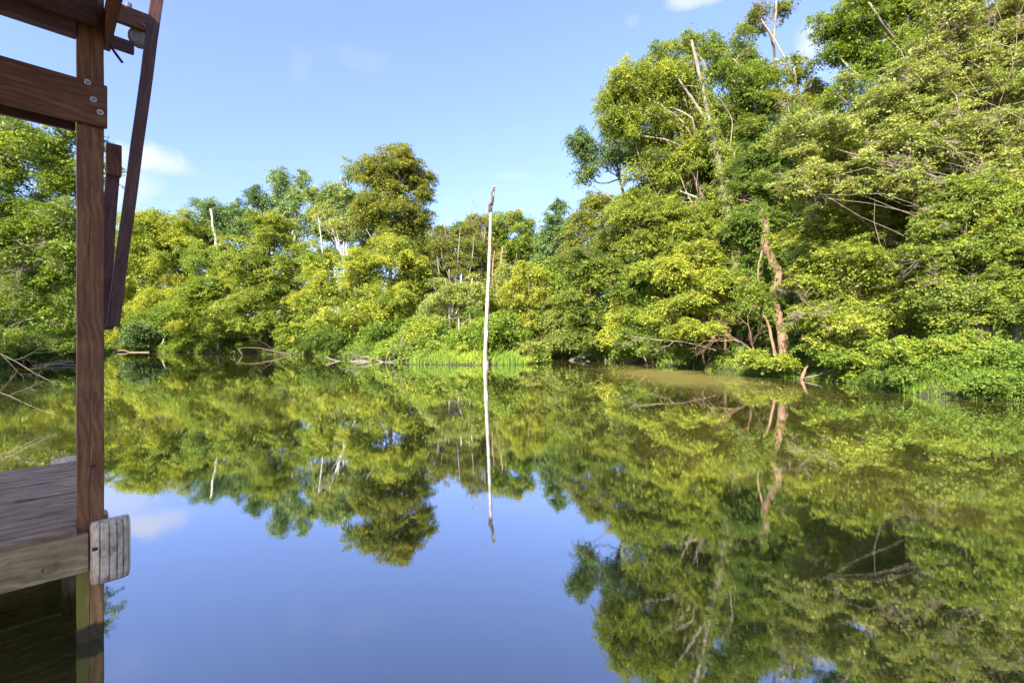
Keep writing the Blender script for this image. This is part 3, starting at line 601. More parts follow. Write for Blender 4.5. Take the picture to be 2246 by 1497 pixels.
# shrubs along the right bank
for lab, Y, px, bl, cl, hu in [
    ('low leafy bush at the foot of the crooked tan trunk', 27.5, 1690, [(1700, 800, 52, 20), (1650, 790, 40, 18)], 'yellowgreen', .4),
    ('shaded bush overhanging the waterline behind the dead twigs of the cove', 37, 1480, [(1500, 775, 60, 18), (1440, 770, 50, 20), (1560, 780, 50, 16)], 'dark', .6),
    ('green bush left of the grassy bank under the wide hornbeam', 24.5, 1840, [(1850, 790, 56, 24), (1800, 770, 40, 26), (1900, 770, 50, 26)], 'green', .5),
    ('broad green bush on top of the grassy bank', 20, 2020, [(2010, 780, 76, 26), (2090, 760, 70, 32), (1950, 770, 50, 28)], 'green', .6)]:
    tree('shrub', lab, Y, px, bl, cl, 'layered', hue=hu, cat='shrub', tr=.04)
for lab, Y, px, bl, cl, hu in [
    ('dark leafy bush drooping over the undercut edge of the right bank', 19, 2020, [(1960, 826, 56, 15), (2040, 834, 56, 15), (2100, 840, 50, 15)], 'dark', .45),
    ('leafy bush at the water edge cut by the right side of the picture', 16.8, 2190, [(2160, 842, 54, 16), (2230, 846, 54, 18), (2290, 850, 60, 20)], 'green', .38),
    ('small bush at the waterline between the red-brown stick and the grassy bank', 23.5, 1890, [(1880, 825, 50, 16), (1930, 835, 40, 16)], 'green', .35)]:
    tree('shrub', lab, Y, px, bl, cl, 'droopy', hue=hu, cat='shrub', tr=.03)
# ---- left bank
tree('box_elder', 'near leafy tree filling the view left of the dock post', 21, -60, [(60, 330, 90, 60), (130, 380, 46, 50), (20, 440, 110, 80), (120, 500, 60, 66), (30, 560, 100, 70), (130, 610, 50, 50), (40, 670, 110, 46), (120, 700, 60, 40), (-40, 740, 120, 40), (-160, 350, 140, 140), (-160, 600, 140, 120), (190, 300, 40, 44), (210, 370, 40, 50)], 'green', 'layered', hue=.5, bark='brown', bare=22, density=.6, cover=.5, fill=[(-60, 260, 170, 760, 42, 40)])
tree('maple', 'sunlit yellowish tree farther down the left shore behind the near leafy tree', 60, 60, [(60, 560, 80, 66), (140, 600, 60, 66), (100, 680, 90, 60), (0, 640, 90, 80), (190, 650, 50, 80), (215, 560, 40, 60)], 'yellowgreen', hue=.5)
tree('shrub', 'dark bush at the waterline on the left shore', 43, 60, [(60, 765, 80, 22), (130, 770, 50, 18)], 'dark', hue=.6, cat='shrub')
# unseen tree added left of the view to shade the boathouse
def shade_tree(kind, label, x, y, masses, col, sty, leaf, hue):
    z = float(ground_z(x, y)); r_ = empty(kind, (x, y, z), label, 'tree')
    l_ = Leaves(); w_ = Tubes(); t_ = Tubes()
    top = max(m_[2] for m_ in masses)
    t_.path([(x, y, z - .3), (x + .2, y, top * .4), (x + .4, y + .2, top)], .34, .1, 9, 5, wob=.03)
    for mx, my, mz, r in masses:
        e = np.array([mx, my, mz - r * .5]); w_.path([(x + .2, y, mz * .55), (e + np.array([x, y, mz * .6])) / 2, e], .14, .06, 6, 4)
        crown(l_, w_, (mx, my, mz), (r, r, r * .75), leaf, sty, .6, hue, .05, anchor=e)
    link('trunk', t_.mesh('trunk'), BM['brown'], r_); link('branches', w_.mesh('branches'), BM['grey'], r_); link('crown', l_.mesh('crown'), LM[col], r_)
shade_tree('oak', 'unseen spreading oak added over the left shore to shade the boathouse', -13, -7, [(-10, -5, 9, 3.2), (-13, -7, 11, 3.5), (-12, -3, 9.5, 3.0), (-9, -8, 10.5, 2.6)], 'green', 'broad', .2, .5)

# woods far behind, one mass nobody could count
lv = Leaves()
def wood(px0, px1, Y0, Y1, topf, n, leaf, hue):
    for _ in range(n):
        px = rng.uniform(px0, px1); Y = rng.uniform(Y0, Y1); tp = topf(px)
        py = rng.uniform(tp, 760)
        c = at(px, py, Y)
        crown(lv, None, c, (3.6, 3.6, 3.2), leaf, 'broad', .6, hue + rng.normal() * .1, .1, nl=7)
def far_top(px):
    xs = [-100, 230, 350, 460, 560, 700, 850, 960, 1050, 1180, 1250, 1320]; ys = [420, 520, 490, 490, 490, 480, 460, 510, 510, 510, 520, 500]
    return float(np.interp(px, xs, ys)) + 6
wood(-150, 1320, 104, 112, far_top, 260, .5, .4)
wood(200, 1320, 100, 108, lambda px: 660, 130, .5, .4)
tag(link('woods', lv.mesh('woods'), LM['dark']), 'unbroken dark woodland seen through gaps behind the far shore trees', 'woodland', kind='stuff')
lv = Leaves()
wood(1440, 2500, 46, 56, lambda px: float(np.interp(px, [1440, 1600, 1800, 2500], [470, 330, 250, 150])), 230, .3, .42)
wood(1460, 2700, 44, 50, lambda px: 620, 110, .3, .42)
wood(1200, 1460, 68, 74, lambda px: float(np.interp(px, [1200, 1460], [600, 500])), 60, .3, .45)
tag(link('woods', lv.mesh('woods'), LM['green']), 'deep shaded woodland behind the tall right-hand trees', 'woodland', kind='stuff')
lv = Leaves()
for _ in range(26):
    x = rng.uniform(-48, -22); y = -x * 1.08 * rng.uniform(.8, 1.0); crown(lv, None, (x - 6, y * .9, rng.uniform(2, 9)), (3, 3, 2.6), .26, 'broad', .55, .45, .1, nl=7)
tag(link('woods', lv.mesh('woods'), LM['green']), 'green thicket along the left shore behind the near leafy tree', 'woodland', kind='stuff')

lv = Leaves()
for _ in range(420):
    i = rng.integers(len(SHA)); a_ = SHA[i]; b_ = SHA[(i + 1) % len(SHA)]
    if rng.uniform() > min(1, np.hypot(*(b_ - a_)) / 14): continue
    p_ = a_ + (b_ - a_) * rng.uniform(); e_ = (b_ - a_) / np.hypot(*(b_ - a_)); q_ = p_ + np.array([e_[1], -e_[0]]) * rng.uniform(2.2, 6) * (-1 if sdf(*(p_ + np.array([e_[1], -e_[0]]) * 2)) < 0 else 1)
    if q_[1] < 13 or sdf(*q_) < 1.8: continue
    dd_ = q_[1]
    r_s = rng.uniform(1.1, 2.3) * (1.25 if dd_ > 45 else .8)
    crown(lv, None, (q_[0], q_[1], r_s * rng.uniform(.5, 1.3) + .3), (r_s, r_s, r_s * .85), .0034 * dd_ + .035, 'broad', .6, .45 + rng.normal() * .12, .1, nl=8)
tag(link('thicket', lv.mesh('thicket'), LM['green']), 'continuous leafy thicket under the trees behind the waterline', 'thicket', kind='stuff')

# ------------------------------------------------------------------ white snag
b = at(1067, 800, 41.6)
r_ = empty('snag', (b[0], b[1], 0), 'tall bare white dead trunk rising from the water off the grassy spit', 'dead tree')
t_ = Tubes()
t_.path([at(1066, 812, 41.6), at(1065, 780, 41.6), at(1068, 700, 41.6), at(1072, 600, 41.6), at(1076, 500, 41.6), at(1077, 460, 41.6), at(1081, 435, 41.6), at(1084, 409, 41.6)], .205, .10, 10, 6, wob=.012)
t_.path([at(1066, 812, 41.6), at(1066, 790, 41.6)], .30, .24, 10, 2)
link('trunk', t_.mesh('trunk'), BM['white'], r_)
t_ = Tubes(); t_.path([at(1075, 462, 41.5), at(1076, 448, 41.45), at(1080, 430, 41.5), at(1083, 410, 41.5)], .17, .07, 8, 4, wob=.04)
t_.path([at(1073, 465, 41.4), at(1074, 452, 41.3)], .06, .02, 5, 3)
link('bark_remnant', t_.mesh('bark_remnant'), BM['brown'], r_)

# ------------------------------------------------------------------ driftwood and dead branches
def deadwood(name, label, cat, paths, bark='drift', branches=()):
    p0 = paths[0][0][0]; b = at(*p0); r = empty(name, (b[0], b[1], 0), label, cat)
    for pts, r0, r1 in paths:
        t = Tubes(); t.path([at(*p) for p in pts], r0, r1, 7, 4, wob=r0 * .15); link('limb', t.mesh('limb'), BM[bark], r)
    for p, d, L, rr, dep in branches:
        t = Tubes(); t.branchy(at(*p), d, L, rr, dep, .7); link('limb', t.mesh('limb'), BM[bark], r)
deadwood('fallen_branches', 'tangle of fallen grey branches lying on the water left of the spit', 'driftwood',
         [([(715, 783, 50), (750, 794, 49.5), (790, 791, 49), (830, 798, 48), (870, 797, 47)], .06, .16), ([(778, 786, 49.3), (800, 782, 49), (830, 790, 48.4), (850, 799, 47.6)], .05, .12),
          ([(790, 800, 47.6), (830, 797, 47.5), (880, 790, 47.4), (905, 787, 47.4)], .10, .04), ([(770, 795, 49), (760, 799, 48)], .05, .03)],
         branches=[((800, 790, 49), (-.7, 0, .5), 2.2, .05, 2), ((850, 793, 48), (.7, 0, .6), 2.4, .06, 2), ((845, 795, 47.8), (.2, 0, .7), 1.8, .05, 2), ((770, 790, 49.3), (.4, 0, .5), 1.6, .04, 2), ((880, 792, 47.5), (.6, -.2, .5), 1.6, .05, 2)])
deadwood('tree_stump', 'short tan stump standing in the water at the left tip of the spit', 'stump', [([(913, 805, 44.5), (912, 793, 44.5), (911, 782, 44.5)], .30, .22)], 'tan')
deadwood('arched_branch', 'dark arched branch dipping into the water under the bright layered dome', 'branch',
         [([(640, 779, 70), (600, 770, 70), (560, 762, 70), (520, 764, 70)], .14, .05), ([(523, 765, 70), (532, 779, 69)], .10, .05), ([(595, 769, 70), (620, 758, 70)], .06, .03), ([(505, 774, 70), (515, 770, 70), (512, 779, 70)], .08, .05)], 'brown', branches=[((600, 770, 70), (-.5, 0, .4), 3, .06, 2)])
deadwood('log', 'thin pale log at the foot of the far-left shore by the leaning brace', 'log', [([(246, 773, 92), (268, 768, 92), (290, 772, 91)], .16, .08), ([(290, 772.5, 90), (328, 771.5, 90)], .18, .12)], 'drift')
deadwood('log', 'long low log lying on the left shore beside the dock post', 'log', [([(75, 803, 41), (105, 799, 41), (150, 800, 40.5), (185, 801, 40)], .12, .08), ([(100, 799, 41), (125, 793, 41), (140, 792, 41)], .10, .05)], 'drift')
deadwood('log', 'forked pale log floating at the back of the cove', 'log', [([(1248, 789, 52), (1272, 786.5, 52), (1296, 778, 52)], .05, .24), ([(1252, 786, 52.5), (1275, 784, 52.5), (1298, 780, 52)], .05, .18), ([(1285, 790, 50), (1298, 794, 49)], .06, .05)], 'drift')
deadwood('dead_branch', 'long bare pale branch reaching left above the water of the cove', 'branch', [([(1570, 768, 31.6), (1500, 750, 32), (1430, 744, 32.4), (1383, 736, 32.6)], .04, .012)], 'drift',
         [((1430, 744, 32.4), (-.8, 0, .4), 1.5, .03, 2), ((1400, 740, 32.5), (-.6, 0, -.2), 1.0, .02, 2), ((1480, 747, 32), (-.5, 0, -.5), 1.3, .03, 2)])
deadwood('dead_branch', 'bare pale branch slanting into the water of the cove, the longer of two', 'branch', [([(1546, 811, 34.3), (1562, 797, 34), (1592, 769, 34)], .03, .02)], 'drift')
deadwood('dead_branch', 'bare pale stick standing more upright beside the long slanting branch in the cove', 'branch', [([(1550, 808, 34.2), (1556, 785, 34), (1570, 765, 34)], .03, .015)], 'drift')
deadwood('dead_branch', 'short red-brown broken stick poking out of the water by the right bank', 'branch', [([(1757, 832, 26), (1764, 815, 26), (1773, 800, 26)], .09, .07)], 'tan')
deadwood('dead_branch', 'grey fallen bough trailing from the right bank into the water', 'branch', [([(1762, 829, 25.6), (1800, 820, 25.5), (1850, 800, 25), (1890, 770, 25)], .03, .06)], 'drift', [((1800, 820, 25.5), (.5, 0, .5), 1.2, .03, 2), ((1850, 800, 25), (.6, 0, .4), 1.4, .03, 2), ((1870, 785, 25), (-.6, -.2, .5), 1.4, .03, 2)])
deadwood('dead_branch', 'short bare root reaching into the water at the left of the dark cove bank', 'branch', [([(1420, 798, 38), (1412, 782, 38.5), (1400, 770, 39)], .05, .03)], 'tan')
deadwood('dead_branch', 'bare twiggy branch hanging over the dark middle of the cove bank', 'branch', [([(1440, 806, 37), (1425, 790, 37.5)], .05, .04)], 'tan', [((1440, 806, 37), (-.6, -.1, .4), 1.6, .05, 2)])
deadwood('dead_branch', 'tangle of bare brown twigs left of the crooked tan trunk', 'branch', [([(1665, 790, 29.5), (1640, 760, 29.6), (1610, 745, 29.8)], .06, .03)], 'tan', [((1640, 760, 29.6), (-.5, 0, .5), 2.4, .05, 3), ((1655, 775, 29.5), (-.4, -.2, .7), 2.6, .05, 3), ((1610, 745, 29.8), (-.6, 0, -.1), 1.8, .04, 2)])
deadwood('dead_branch', 'bare forked twig drooping over the water at the left edge, left of the post', 'branch', [([(-30, 760, 15), (30, 790, 15), (80, 820, 14.8), (125, 842, 14.6)], .012, .004)], 'drift',
         [((30, 790, 15), (.5, 0, .1), 1.2, .006, 3), ((60, 808, 15), (.6, 0, -.1), 1.0, .005, 3), ((0, 775, 15), (.6, 0, -.5), 1.3, .006, 3), ((-10, 740, 15), (.6, 0, .35), 1.6, .007, 3)])
deadwood('dead_branch', 'lowest bare twig just above the water at the left edge', 'branch', [([(-30, 850, 12), (20, 868, 12), (80, 895, 12), (128, 910, 12)], .009, .003)], 'drift', [((20, 868, 12), (.7, 0, .3), .9, .007, 2), ((0, 858, 12), (.6, 0, .6), .6, .006, 1)])

# ------------------------------------------------------------------ ground cover
def blades(n, xs, ys, hmin, hmax, w, hue, name, label, cat='grass', cond=None, lean=(0, 0), mat='grass'):
    x = rng.uniform(xs[0], xs[1], n); y = rng.uniform(ys[0], ys[1], n)
    k = cond(x, y); x = x[k]; y = y[k]; n = len(x)
    z = np.maximum(ground_z(x, y), .02)
    h = rng.uniform(hmin, hmax, n) * (.85 + .45 * np.sin(x * 2.1 + np.sin(y)) * np.sin(y * 1.7) + .3 * np.sin(x * 5.3) * np.sin(x * .9)); a = rng.uniform(0, 2 * np.pi, n)
    ld = np.stack([np.cos(a) * .35 + lean[0], np.sin(a) * .35 + lean[1], np.zeros(n)], 1)
    p0 = np.stack([x, y, z], 1); s_ = np.stack([np.sin(a + .7), -np.cos(a + .7), np.zeros(n)], 1) * (w * rng.uniform(.6, 1.4, n))[:, None]
    up = np.array([0, 0, 1.])
    p1 = p0 + up * (h * .6)[:, None] + ld * (h * .25)[:, None]; p2 = p0 + up * (h * .92)[:, None] + ld * (h * .95)[:, None]
    V = np.stack([p0 - s_, p0 + s_, p1 + s_ * .8, p1 - s_ * .8, p2 + s_ * .1, p2 - s_ * .1], 1).reshape(-1, 3)
    i = np.arange(n)[:, None] * 6
    Fq = np.stack([i + np.array([0, 1, 2, 3]), i + np.array([3, 2, 4, 5])], 1).reshape(-1, 4)
    T = np.repeat(np.clip(hue + rng.normal(size=n) * .14 + .12 * np.sin(x * .9 + y), 0, 1), 2)
    return tag(link(name, np_mesh(name, V, Fq, T), LM[mat]), label, cat, kind='stuff')
blades(32000, (-9.5, 3.5), (41, 52), .20, .80, .018, .44, 'grass', 'bright yellow-green grass on the spit around the foot of the snag', cond=lambda x, y: sdf(x, y) > -.1)
blades(90000, (13.5, 30), (13, 30), .14, .42, .009, .22, 'grass', 'long green grass drooping over the shaded right bank', cond=lambda x, y: (sdf(x, y) > -.30) & (sdf(x, y) < 4), lean=(-.5, -.5))
blades(40000, (-95, 16), (32, 105), .3, .9, .04, .4, 'grass', 'strip of grass and weeds along the far waterline', cond=lambda x, y: (sdf(x, y) > -.05) & (sdf(x, y) < 3) & ~((x > -9.5) & (x < 3.5) & (y < 52)))
# low leafy undergrowth along the shore
lv = Leaves()
x = rng.uniform(-95, 32, 60000); y = rng.uniform(12, 105, 60000); d = sdf(x, y)
k = (d > -.15) & (d < 3.2) & ~((x > -10.5) & (x < 3) & (y < 44.5)); x = x[k][:2600]; y = y[k][:2600]; k = ~((y < 30) & (sdf(x, y) < .5)); x = x[k]; y = y[k]
d = sdf(x, y); z = np.maximum(ground_z(x, y), 0) + rng.uniform(.1, 1.3, len(x)) * np.clip(.4 + d * .5, 0, 1) * np.clip(y / 45, .55, 1.3)
near = y < 40
C = np.stack([x, y, z], 1)
for msk, lf in ((near, .11), (~near, .24)):
    c_ = C[msk]; lv.sprays(c_, rng.uniform(.3, .8, len(c_)) * (1 if lf > .2 else .7), nrm(np.array([-.1, -.3, 1.]) + rng.normal(size=(len(c_), 3)) * .3), lf, .8, np.full(len(c_), .42) + rng.normal(size=len(c_)) * .15, .3, .5, .6)
tag(link('undergrowth', lv.mesh('undergrowth'), LM['green']), 'low leafy undergrowth hugging the shoreline', 'undergrowth', kind='stuff')

# ------------------------------------------------------------------ boathouse and dock
Pc = Vector((-2.98, 3.25, 0)); dv = Vector((.7071, .7071, 0)); ev = Vector((-.7071, .7071, 0)); zv = Vector((0, 0, 1))
def fw(d, e, z): return Pc + dv * d + ev * e + zv * z
boat = empty('boathouse', fw(0, 0, 0), 'stained timber boathouse frame with a tall post standing in the water', 'boathouse')
dock = empty('dock', fw(-1, 1.2, 0), 'weathered plank dock with a pale rim board left of the boathouse post', 'dock')
def beam(name, p, q, w, h, mat, parent, side=None, bev=.004, cuts=10, wear=.0015):
    """box from p to q; local X along it, w along side, h along the third axis"""
    p = Vector(p); q = Vector(q); X = (q - p).normalized(); L = (q - p).length
    side = Vector(side) if side is not None else (zv.cross(X) if abs(X.z) < .95 else dv)
    Yv = (side - X * side.dot(X)).normalized(); Z = X.cross(Yv)
    bm = bmesh.new(); bmesh.ops.create_cube(bm, size=1)
    for v in bm.verts: v.co = Vector((v.co.x * L, v.co.y * w, v.co.z * h)) + Vector((L / 2, 0, 0))
    bmesh.ops.bevel(bm, geom=bm.edges[:], offset=bev, segments=2, affect='EDGES')
    for i in range(1, cuts):
        bmesh.ops.bisect_plane(bm, geom=bm.verts[:] + bm.edges[:] + bm.faces[:], plane_co=(L * i / cuts, 0, 0), plane_no=(1, 0, 0))
    for v in bm.verts:
        s_ = math.sin(v.co.x * 7.3 + 1.1) * wear; v.co.y += s_; v.co.z += math.cos(v.co.x * 5.1) * wear
    me = bpy.data.meshes.new(name); bm.to_mesh(me); bm.free()
    o = bpy.data.objects.new(name, me); COL.objects.link(o); me.materials.append(mat)
    R = Matrix(((X.x, Yv.x, Z.x, p.x), (X.y, Yv.y, Z.y, p.y), (X.z, Yv.z, Z.z, p.z), (0, 0, 0, 1)))
    o.parent = parent; o.matrix_parent_inverse = Matrix.Translation(-Vector(parent.location)); o.matrix_basis = R
    return o
def wpt(px, py, Y): return Vector(at(px, py, Y))
post = beam('post', fw(.07, .07, -1.5), fw(.07, .07, 5.2), .14, .14, POSTW, boat, side=dv, bev=.006, cuts=24)
# move the material origin to water level: local X = height above the water
for v in post.data.vertices: v.co.x -= 1.5
post.matrix_basis = post.matrix_basis @ Matrix.Translation((1.5, 0, 0))
tie = beam('tie_beam', fw(-6, -.021, 3.725), fw(.155, -.021, 3.725), .04, .295, STAIN, boat, side=ev)
beam('tie_beam_backing', fw(-6, .165, 3.70), fw(-.002, .165, 3.70), .04, .26, DARKW, boat, side=ev)
beam('header_beam', fw(-6, .03, 4.31), fw(-.003, .03, 4.31), .09, .27, DARKW, boat, side=ev)
beam('header_beam', fw(-6, -.045, 4.40), fw(.10, -.045, 4.40), .04, .29, DARKW, boat, side=ev)
beam('cross_header', fw(.165, -3.4, 4.34), fw(.165, .17, 4.34), .042, .25, STAIN, boat, side=dv)
beam('eave_board', fw(.19, .235, 4.56), fw(.44, .235, 4.56), .04, .14, STAIN, boat, side=ev)
beam('eave_board', fw(.19, .30, 4.36), fw(.34, .30, 4.36), .04, .09, DARKW, boat, side=ev)
# long leaning brace and its shorter mate
def lean_board(name, a, b_, Ya, Yb, w, h, mat): return beam(name, wpt(*a, Ya), wpt(*b_, Yb), w, h, mat, boat, side=dv, bev=.003)
lean_board('leaning_brace', (352, -60, 3.60)[:2], (247, 716), 3.62, 3.50, .074, .05, DARKW)
lean_board('leaning_brace', (250, 345), (222, 715), 3.85, 3.60, .085, .05, DARKW)
beam('brace_block', wpt(249, 318, 3.80), wpt(249, 386, 3.80), .095, .07, STAIN, boat, side=dv)
beam('brace_block', wpt(237, 612, 3.63), wpt(237, 722, 3.60), .062, .09, DARKW, boat, side=dv)
# roof over the slip (casts the shade on the frame), underside boards
def slab(name, d0, d1, e0, e1, z0, z1, th, mat, parent):
    bm = bmesh.new()
    nb = 40
    for i in range(nb):
        a = e0 + (e1 - e0) * i / nb; b2 = e0 + (e1 - e0) * (i + 1) / nb - .006
        za = z0 + (z1 - z0) * i / nb
        vs = [bm.verts.new(fw(*q)) for q in ((d0, a, za), (d1, a, za), (d1, b2, za), (d0, b2, za), (d0, a, za + th), (d1, a, za + th), (d1, b2, za + th), (d0, b2, za + th))]
        for f in ((3, 2, 1, 0), (4, 5, 6, 7), (0, 1, 5, 4), (1, 2, 6, 5), (2, 3, 7, 6), (3, 0, 4, 7)): bm.faces.new([vs[k] for k in f])
    me = bpy.data.meshes.new(name); bm.to_mesh(me); bm.free()
    return link(name, me, mat, parent)
slab('roof', -8, .16, -7.5, .34, 4.66, 4.66, .04, DARKW, boat)
for i in range(6): beam('rafter', fw(-5.5 + i * 1.05, -7.4, 4.60), fw(-5.5 + i * 1.05, .2, 4.60), .04, .09, DARKW, boat, side=dv)
# bolts with washers on the tie beam
def disc(name, c, nrm_, r, th, mat, parent, seg=20, top=None):
    bm = bmesh.new(); bmesh.ops.create_cone(bm, cap_ends=True, segments=seg, radius1=r, radius2=top or r, depth=th)
    bmesh.ops.bevel(bm, geom=bm.edges[:], offset=min(th, r) * .18, segments=1, affect='EDGES')
    q = Vector(nrm_).to_track_quat('Z', 'X').to_matrix().to_4x4()
    bm.transform(Matrix.Translation(Vector(c)) @ q)
    me = bpy.data.meshes.new(name); bm.to_mesh(me); bm.free()
    o = link(name, me, mat, None); o.parent = parent
    o.matrix_parent_inverse = (Matrix.Translation(Vector(parent.location)) if parent.type == 'EMPTY' else (parent.parent.matrix_world if False else Matrix.Translation(Vector(parent.parent.location)) @ parent.matrix_parent_inverse @ parent.matrix_basis)).inverted()
    return o
def on_plane(px, py, e):
    """point of the plane e = const seen at this pixel"""
    r = Vector(((px - 1123) / F, 1, (748.5 - py) / F)); o_ = Vector((0, 0, H)) - Pc
    t = (e - o_.dot(ev)) / r.dot(ev); return Vector((0, 0, H)) + r * t
for px, py in ((192, 180), (205, 218), (220, 246)):
    c = on_plane(px, py, -.045)
    w_ = disc('washer', c, -ev, .019, .005, ZINC, tie); disc('bolt', c - ev * .008, -ev, .0105, .014, RUST, tie, 10)
    disc('bolt_tip', c - ev * .017, -ev, .006, .012, ZINC, tie, 10)
# black rod hanging from the end of the cross header
t_ = Tubes(); t_.path([Vector(wpt(240, 98, 3.45)), Vector(wpt(254, 118, 3.45)), Vector(wpt(268, 137, 3.45))], .010, .009, 8, 3)
link('hanging_rod', t_.mesh('hanging_rod'), DARKSTEEL, boat)

# deck
def planks(name, d0, d1, e0, e1, zt, th, pw_, mat, parent):
    bm = bmesh.new(); nb = int(round((e1 - e0) / pw_))
    rr = random.Random(5)
    for i in range(nb):
        a = e0 + pw_ * i; b2 = a + pw_ - rr.uniform(.014, .020); dz = rr.uniform(-.006, .004); ex = rr.uniform(-.012, .012)
        K = 14
        prof = [(a, zt - th), (a, zt - .008), (a + .010, zt), ((a + b2) / 2, zt + .002 * rr.uniform(-1, 1)), (b2 - .010, zt), (b2, zt - .010), (b2, zt - th)]
        right = d1 + ex if (a > .13) else -.004
        rings = []
        for k in range(K + 1):
            dd = d0 + (right - d0) * k / K; wz = .002 * math.sin(dd * 2.1 + i * 1.9) + dz
            rings.append([bm.verts.new(fw(dd, e_ + .0012 * math.sin(dd * 3 + i), z_ + wz)) for e_, z_ in prof])
        for k in range(K):
            for j in range(len(prof)):
                j2 = (j + 1) % len(prof); bm.faces.new((rings[k][j], rings[k + 1][j], rings[k + 1][j2], rings[k][j2]))
        bm.faces.new(rings[0]); bm.faces.new(rings[-1][::-1])
    bmesh.ops.recalc_face_normals(bm, faces=bm.faces[:])
    # into a frame whose X runs along the boards
    R = Matrix(((dv.x, ev.x, 0, Pc.x), (dv.y, ev.y, 0, Pc.y), (0, 0, 1, 0), (0, 0, 0, 1))); bm.transform(R.inverted())
    me = bpy.data.meshes.new(name); bm.to_mesh(me); bm.free(); me.materials.append(mat)
    o = bpy.data.objects.new(name, me); COL.objects.link(o); o.parent = parent
    o.matrix_parent_inverse = Matrix.Translation(-Vector(parent.location)); o.matrix_basis = R
    return o
planks('decking', -3.6, .17, -.052, 2.47, .800, .036, .140, DECKW, dock)
beam('rim_board', fw(-3.6, -.024, .632), fw(.055, -.024, .632), .045, .262, RIMW, dock, side=ev)
beam('joist', fw(.150, .16, .66), fw(.150, 2.45, .66), .035, .20, RIMW, dock, side=dv)
beam('rim_board', fw(-3.6, 2.45, .42), fw(.12, 2.45, .42), .035, .68, RIMW, dock, side=ev)  # far board, deepened out of view to block bright reflections under the deck
beam('deck_post', fw(.05, 2.35, -1.3), fw(.05, 2.35, .755), .14, .14, RIMW, dock, side=dv)

def bumper(name, label, c, ax, out_, Hh, wd_, dp):
    """ribbed vinyl dock bumper; ax = across, out_ = outward"""
    r = empty(name, c, label, 'dock bumper', 'white ribbed dock bumpers')
    prof = []; n_ = 110
    for i in range(n_ + 1):
        t = i / n_; a = -1 + 2 * t
        # flattened superellipse, with the ribs cut into it
        bul = (1 - abs(a) ** 3.2) ** (1 / 2.2)
        rib = .0
        for gpos in (-.62, -.18, .2, .52, .8):
            rib -= math.exp(-((a - gpos) / .032) ** 4) * .020
        prof.append((a * wd_ / 2, bul * dp + rib * bul))
    bm = bmesh.new(); L = []; nz_ = 26
    for k in range(nz_ + 1):
        v = -1 + 2 * k / nz_; v = math.copysign(1 - (1 - abs(v)) ** 1.6, v)
        s_ = (1 - abs(v) ** 7) ** .4
        row = []
        for a, b_ in prof:
            row.append(bm.verts.new(Vector(c) + Vector(ax) * a * (.86 + .14 * s_) + Vector(out_) * (b_ * (.25 + .75 * s_)) + zv * (v * Hh / 2)))
        row.append(bm.verts.new(Vector(c) + Vector(ax) * wd_ / 2 * (.86 + .14 * s_) - Vector(out_) * .01 + zv * (v * Hh / 2)))
        row.insert(0, bm.verts.new(Vector(c) - Vector(ax) * wd_ / 2 * (.86 + .14 * s_) - Vector(out_) * .01 + zv * (v * Hh / 2)))
        L.append(row)
    for k in range(nz_):
        for j in range(len(L[0])):
            j2 = (j + 1) % len(L[0]); bm.faces.new((L[k][j], L[k][j2], L[k + 1][j2], L[k + 1][j]))
    bm.faces.new(L[0][::-1]); bm.faces.new(L[-1])
    bmesh.ops.recalc_face_normals(bm, faces=bm.faces[:])
    me = bpy.data.meshes.new(name + '_pad')
    for f in bm.faces: f.smooth = True
    bm.transform(Matrix.Translation(-Vector(c))); bm.to_mesh(me); bm.free()
    o = bpy.data.objects.new('pad', me); COL.objects.link(o); me.materials.append(VINYL); o.parent = r
    return r
ax1 = (dv * .98 + ev * .05).normalized(); out1 = (-ev * .96 + dv * .10).normalized()
rb = bumper('dock_bumper', 'mildewed white ribbed bumper screwed to the dock corner below the boathouse post', fw(.172, -.022, .615), ax1, out1, .435, .220, .085)
bm = bmesh.new(); bmesh.ops.create_cube(bm, size=1)
for v in bm.verts: v.co = Vector((v.co.x * .034, v.co.y * .016, v.co.z * .022))
bm.transform(Matrix.Translation(-ev * .066 - dv * .083 + zv * .045) @ Matrix.Rotation(math.radians(45), 4, 'Z'))
me = bpy.data.meshes.new('strap_slot'); bm.to_mesh(me); bm.free(); o = bpy.data.objects.new('strap_slot', me); COL.objects.link(o); me.materials.append(DARKSTEEL); o.parent = rb
bumper('dock_bumper', 'white bumper just showing above the far corner of the dock', fw(.03, 2.52, .65), dv, ev, .40, .26, .07)

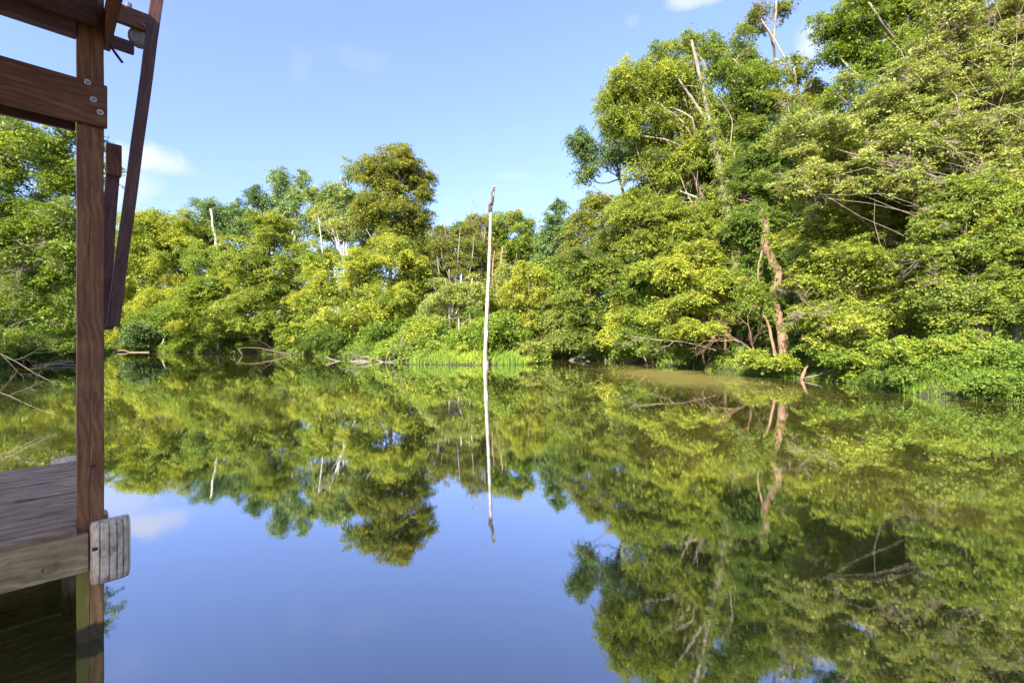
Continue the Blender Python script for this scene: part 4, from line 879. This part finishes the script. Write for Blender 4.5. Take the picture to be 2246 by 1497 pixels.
# flood lamp hung under the eave
lamp = empty('flood_lamp', wpt(296, 60, 3.75), 'dusty cobwebbed flood lamp with round lens hanging under the boathouse eave', 'lamp')
def revolve(name, c, axis, prof, mat, parent, seg=24):
    bm = bmesh.new(); q = Vector(axis).to_track_quat('Z', 'X').to_matrix(); L = []
    for z_, r in prof:
        L.append([bm.verts.new(Vector(c) + q @ Vector((r * math.cos(t * 2 * math.pi / seg), r * math.sin(t * 2 * math.pi / seg), z_))) for t in range(seg)])
    for k in range(len(L) - 1):
        for j in range(seg): bm.faces.new((L[k][j], L[k][(j + 1) % seg], L[k + 1][(j + 1) % seg], L[k + 1][j]))
    bm.faces.new(L[0][::-1]); bm.faces.new(L[-1]); bmesh.ops.recalc_face_normals(bm, faces=bm.faces[:])
    for f in bm.faces: f.smooth = True
    me = bpy.data.meshes.new(name); bm.to_mesh(me); bm.free()
    o = link(name, me, mat, parent); return o
lc = wpt(306, 84, 3.72); ax = Vector((.25, -.85, -.45)).normalized()
revolve('housing', lc - ax * .115, ax, [(0, .022), (.01, .034), (.05, .046), (.10, .066), (.115, .070), (.122, .066)], GREYMETAL, lamp)
revolve('lens', lc + ax * .004, ax, [(0, .064), (.006, .062), (.012, .045), (.015, .01)], LENS, lamp)
t_ = Tubes(); t_.path([lc - ax * .10, wpt(285, 50, 3.8), wpt(282, 10, 3.85)], .022, .022, 10, 4); link('arm', t_.mesh('arm'), GREYMETAL, lamp)
revolve('housing', wpt(292, 40, 3.75), Vector((.5, -.5, -.3)), [(-.06, .03), (-.02, .05), (.06, .06), (.09, .045)], GREYMETAL, lamp)

for q0, q1 in (((266, 22, 3.70), (330, 66, 3.66)), ((270, 38, 3.72), (322, 58, 3.70))):
    t_ = Tubes(); t_.path([wpt(*q0), wpt(*q1)], .008, .008, 6, 2); link('bracket', t_.mesh('bracket'), GREYMETAL, lamp)
revolve('lens_rim', lc + ax * .002, ax, [(-.004, .062), (-.004, .074), (.010, .074), (.010, .062)], GREYMETAL, lamp)
# fallen leaves and specks floating on the pond
n_ = 900
y = rng.uniform(7, 40, n_); x = rng.uniform(-1.0, .9, n_) * y; k = (sdf(x, y) < -.2) & ((x > 4) | (rng.uniform(size=n_) < .25)) ; x = x[k]; y = y[k]; n_ = len(x)
a = rng.uniform(0, 6.28, n_)
lv = Leaves(); lv.add(np.stack([x, y, np.full(n_, .006)], 1), nrm(np.array([0, 0, 1.]) + rng.normal(size=(n_, 3)) * .04), np.stack([np.cos(a), np.sin(a), np.zeros(n_)], 1), rng.uniform(.015, .05, n_), rng.uniform(.0, .6, n_))
tag(link('floating_leaves', lv.mesh('floating_leaves'), LM['pale']), 'tiny fallen leaves and specks floating on the still pond', 'leaf litter', kind='stuff')
print('LEAVES', sum(len(o.data.polygons) for o in S.objects if o.type == 'MESH'))
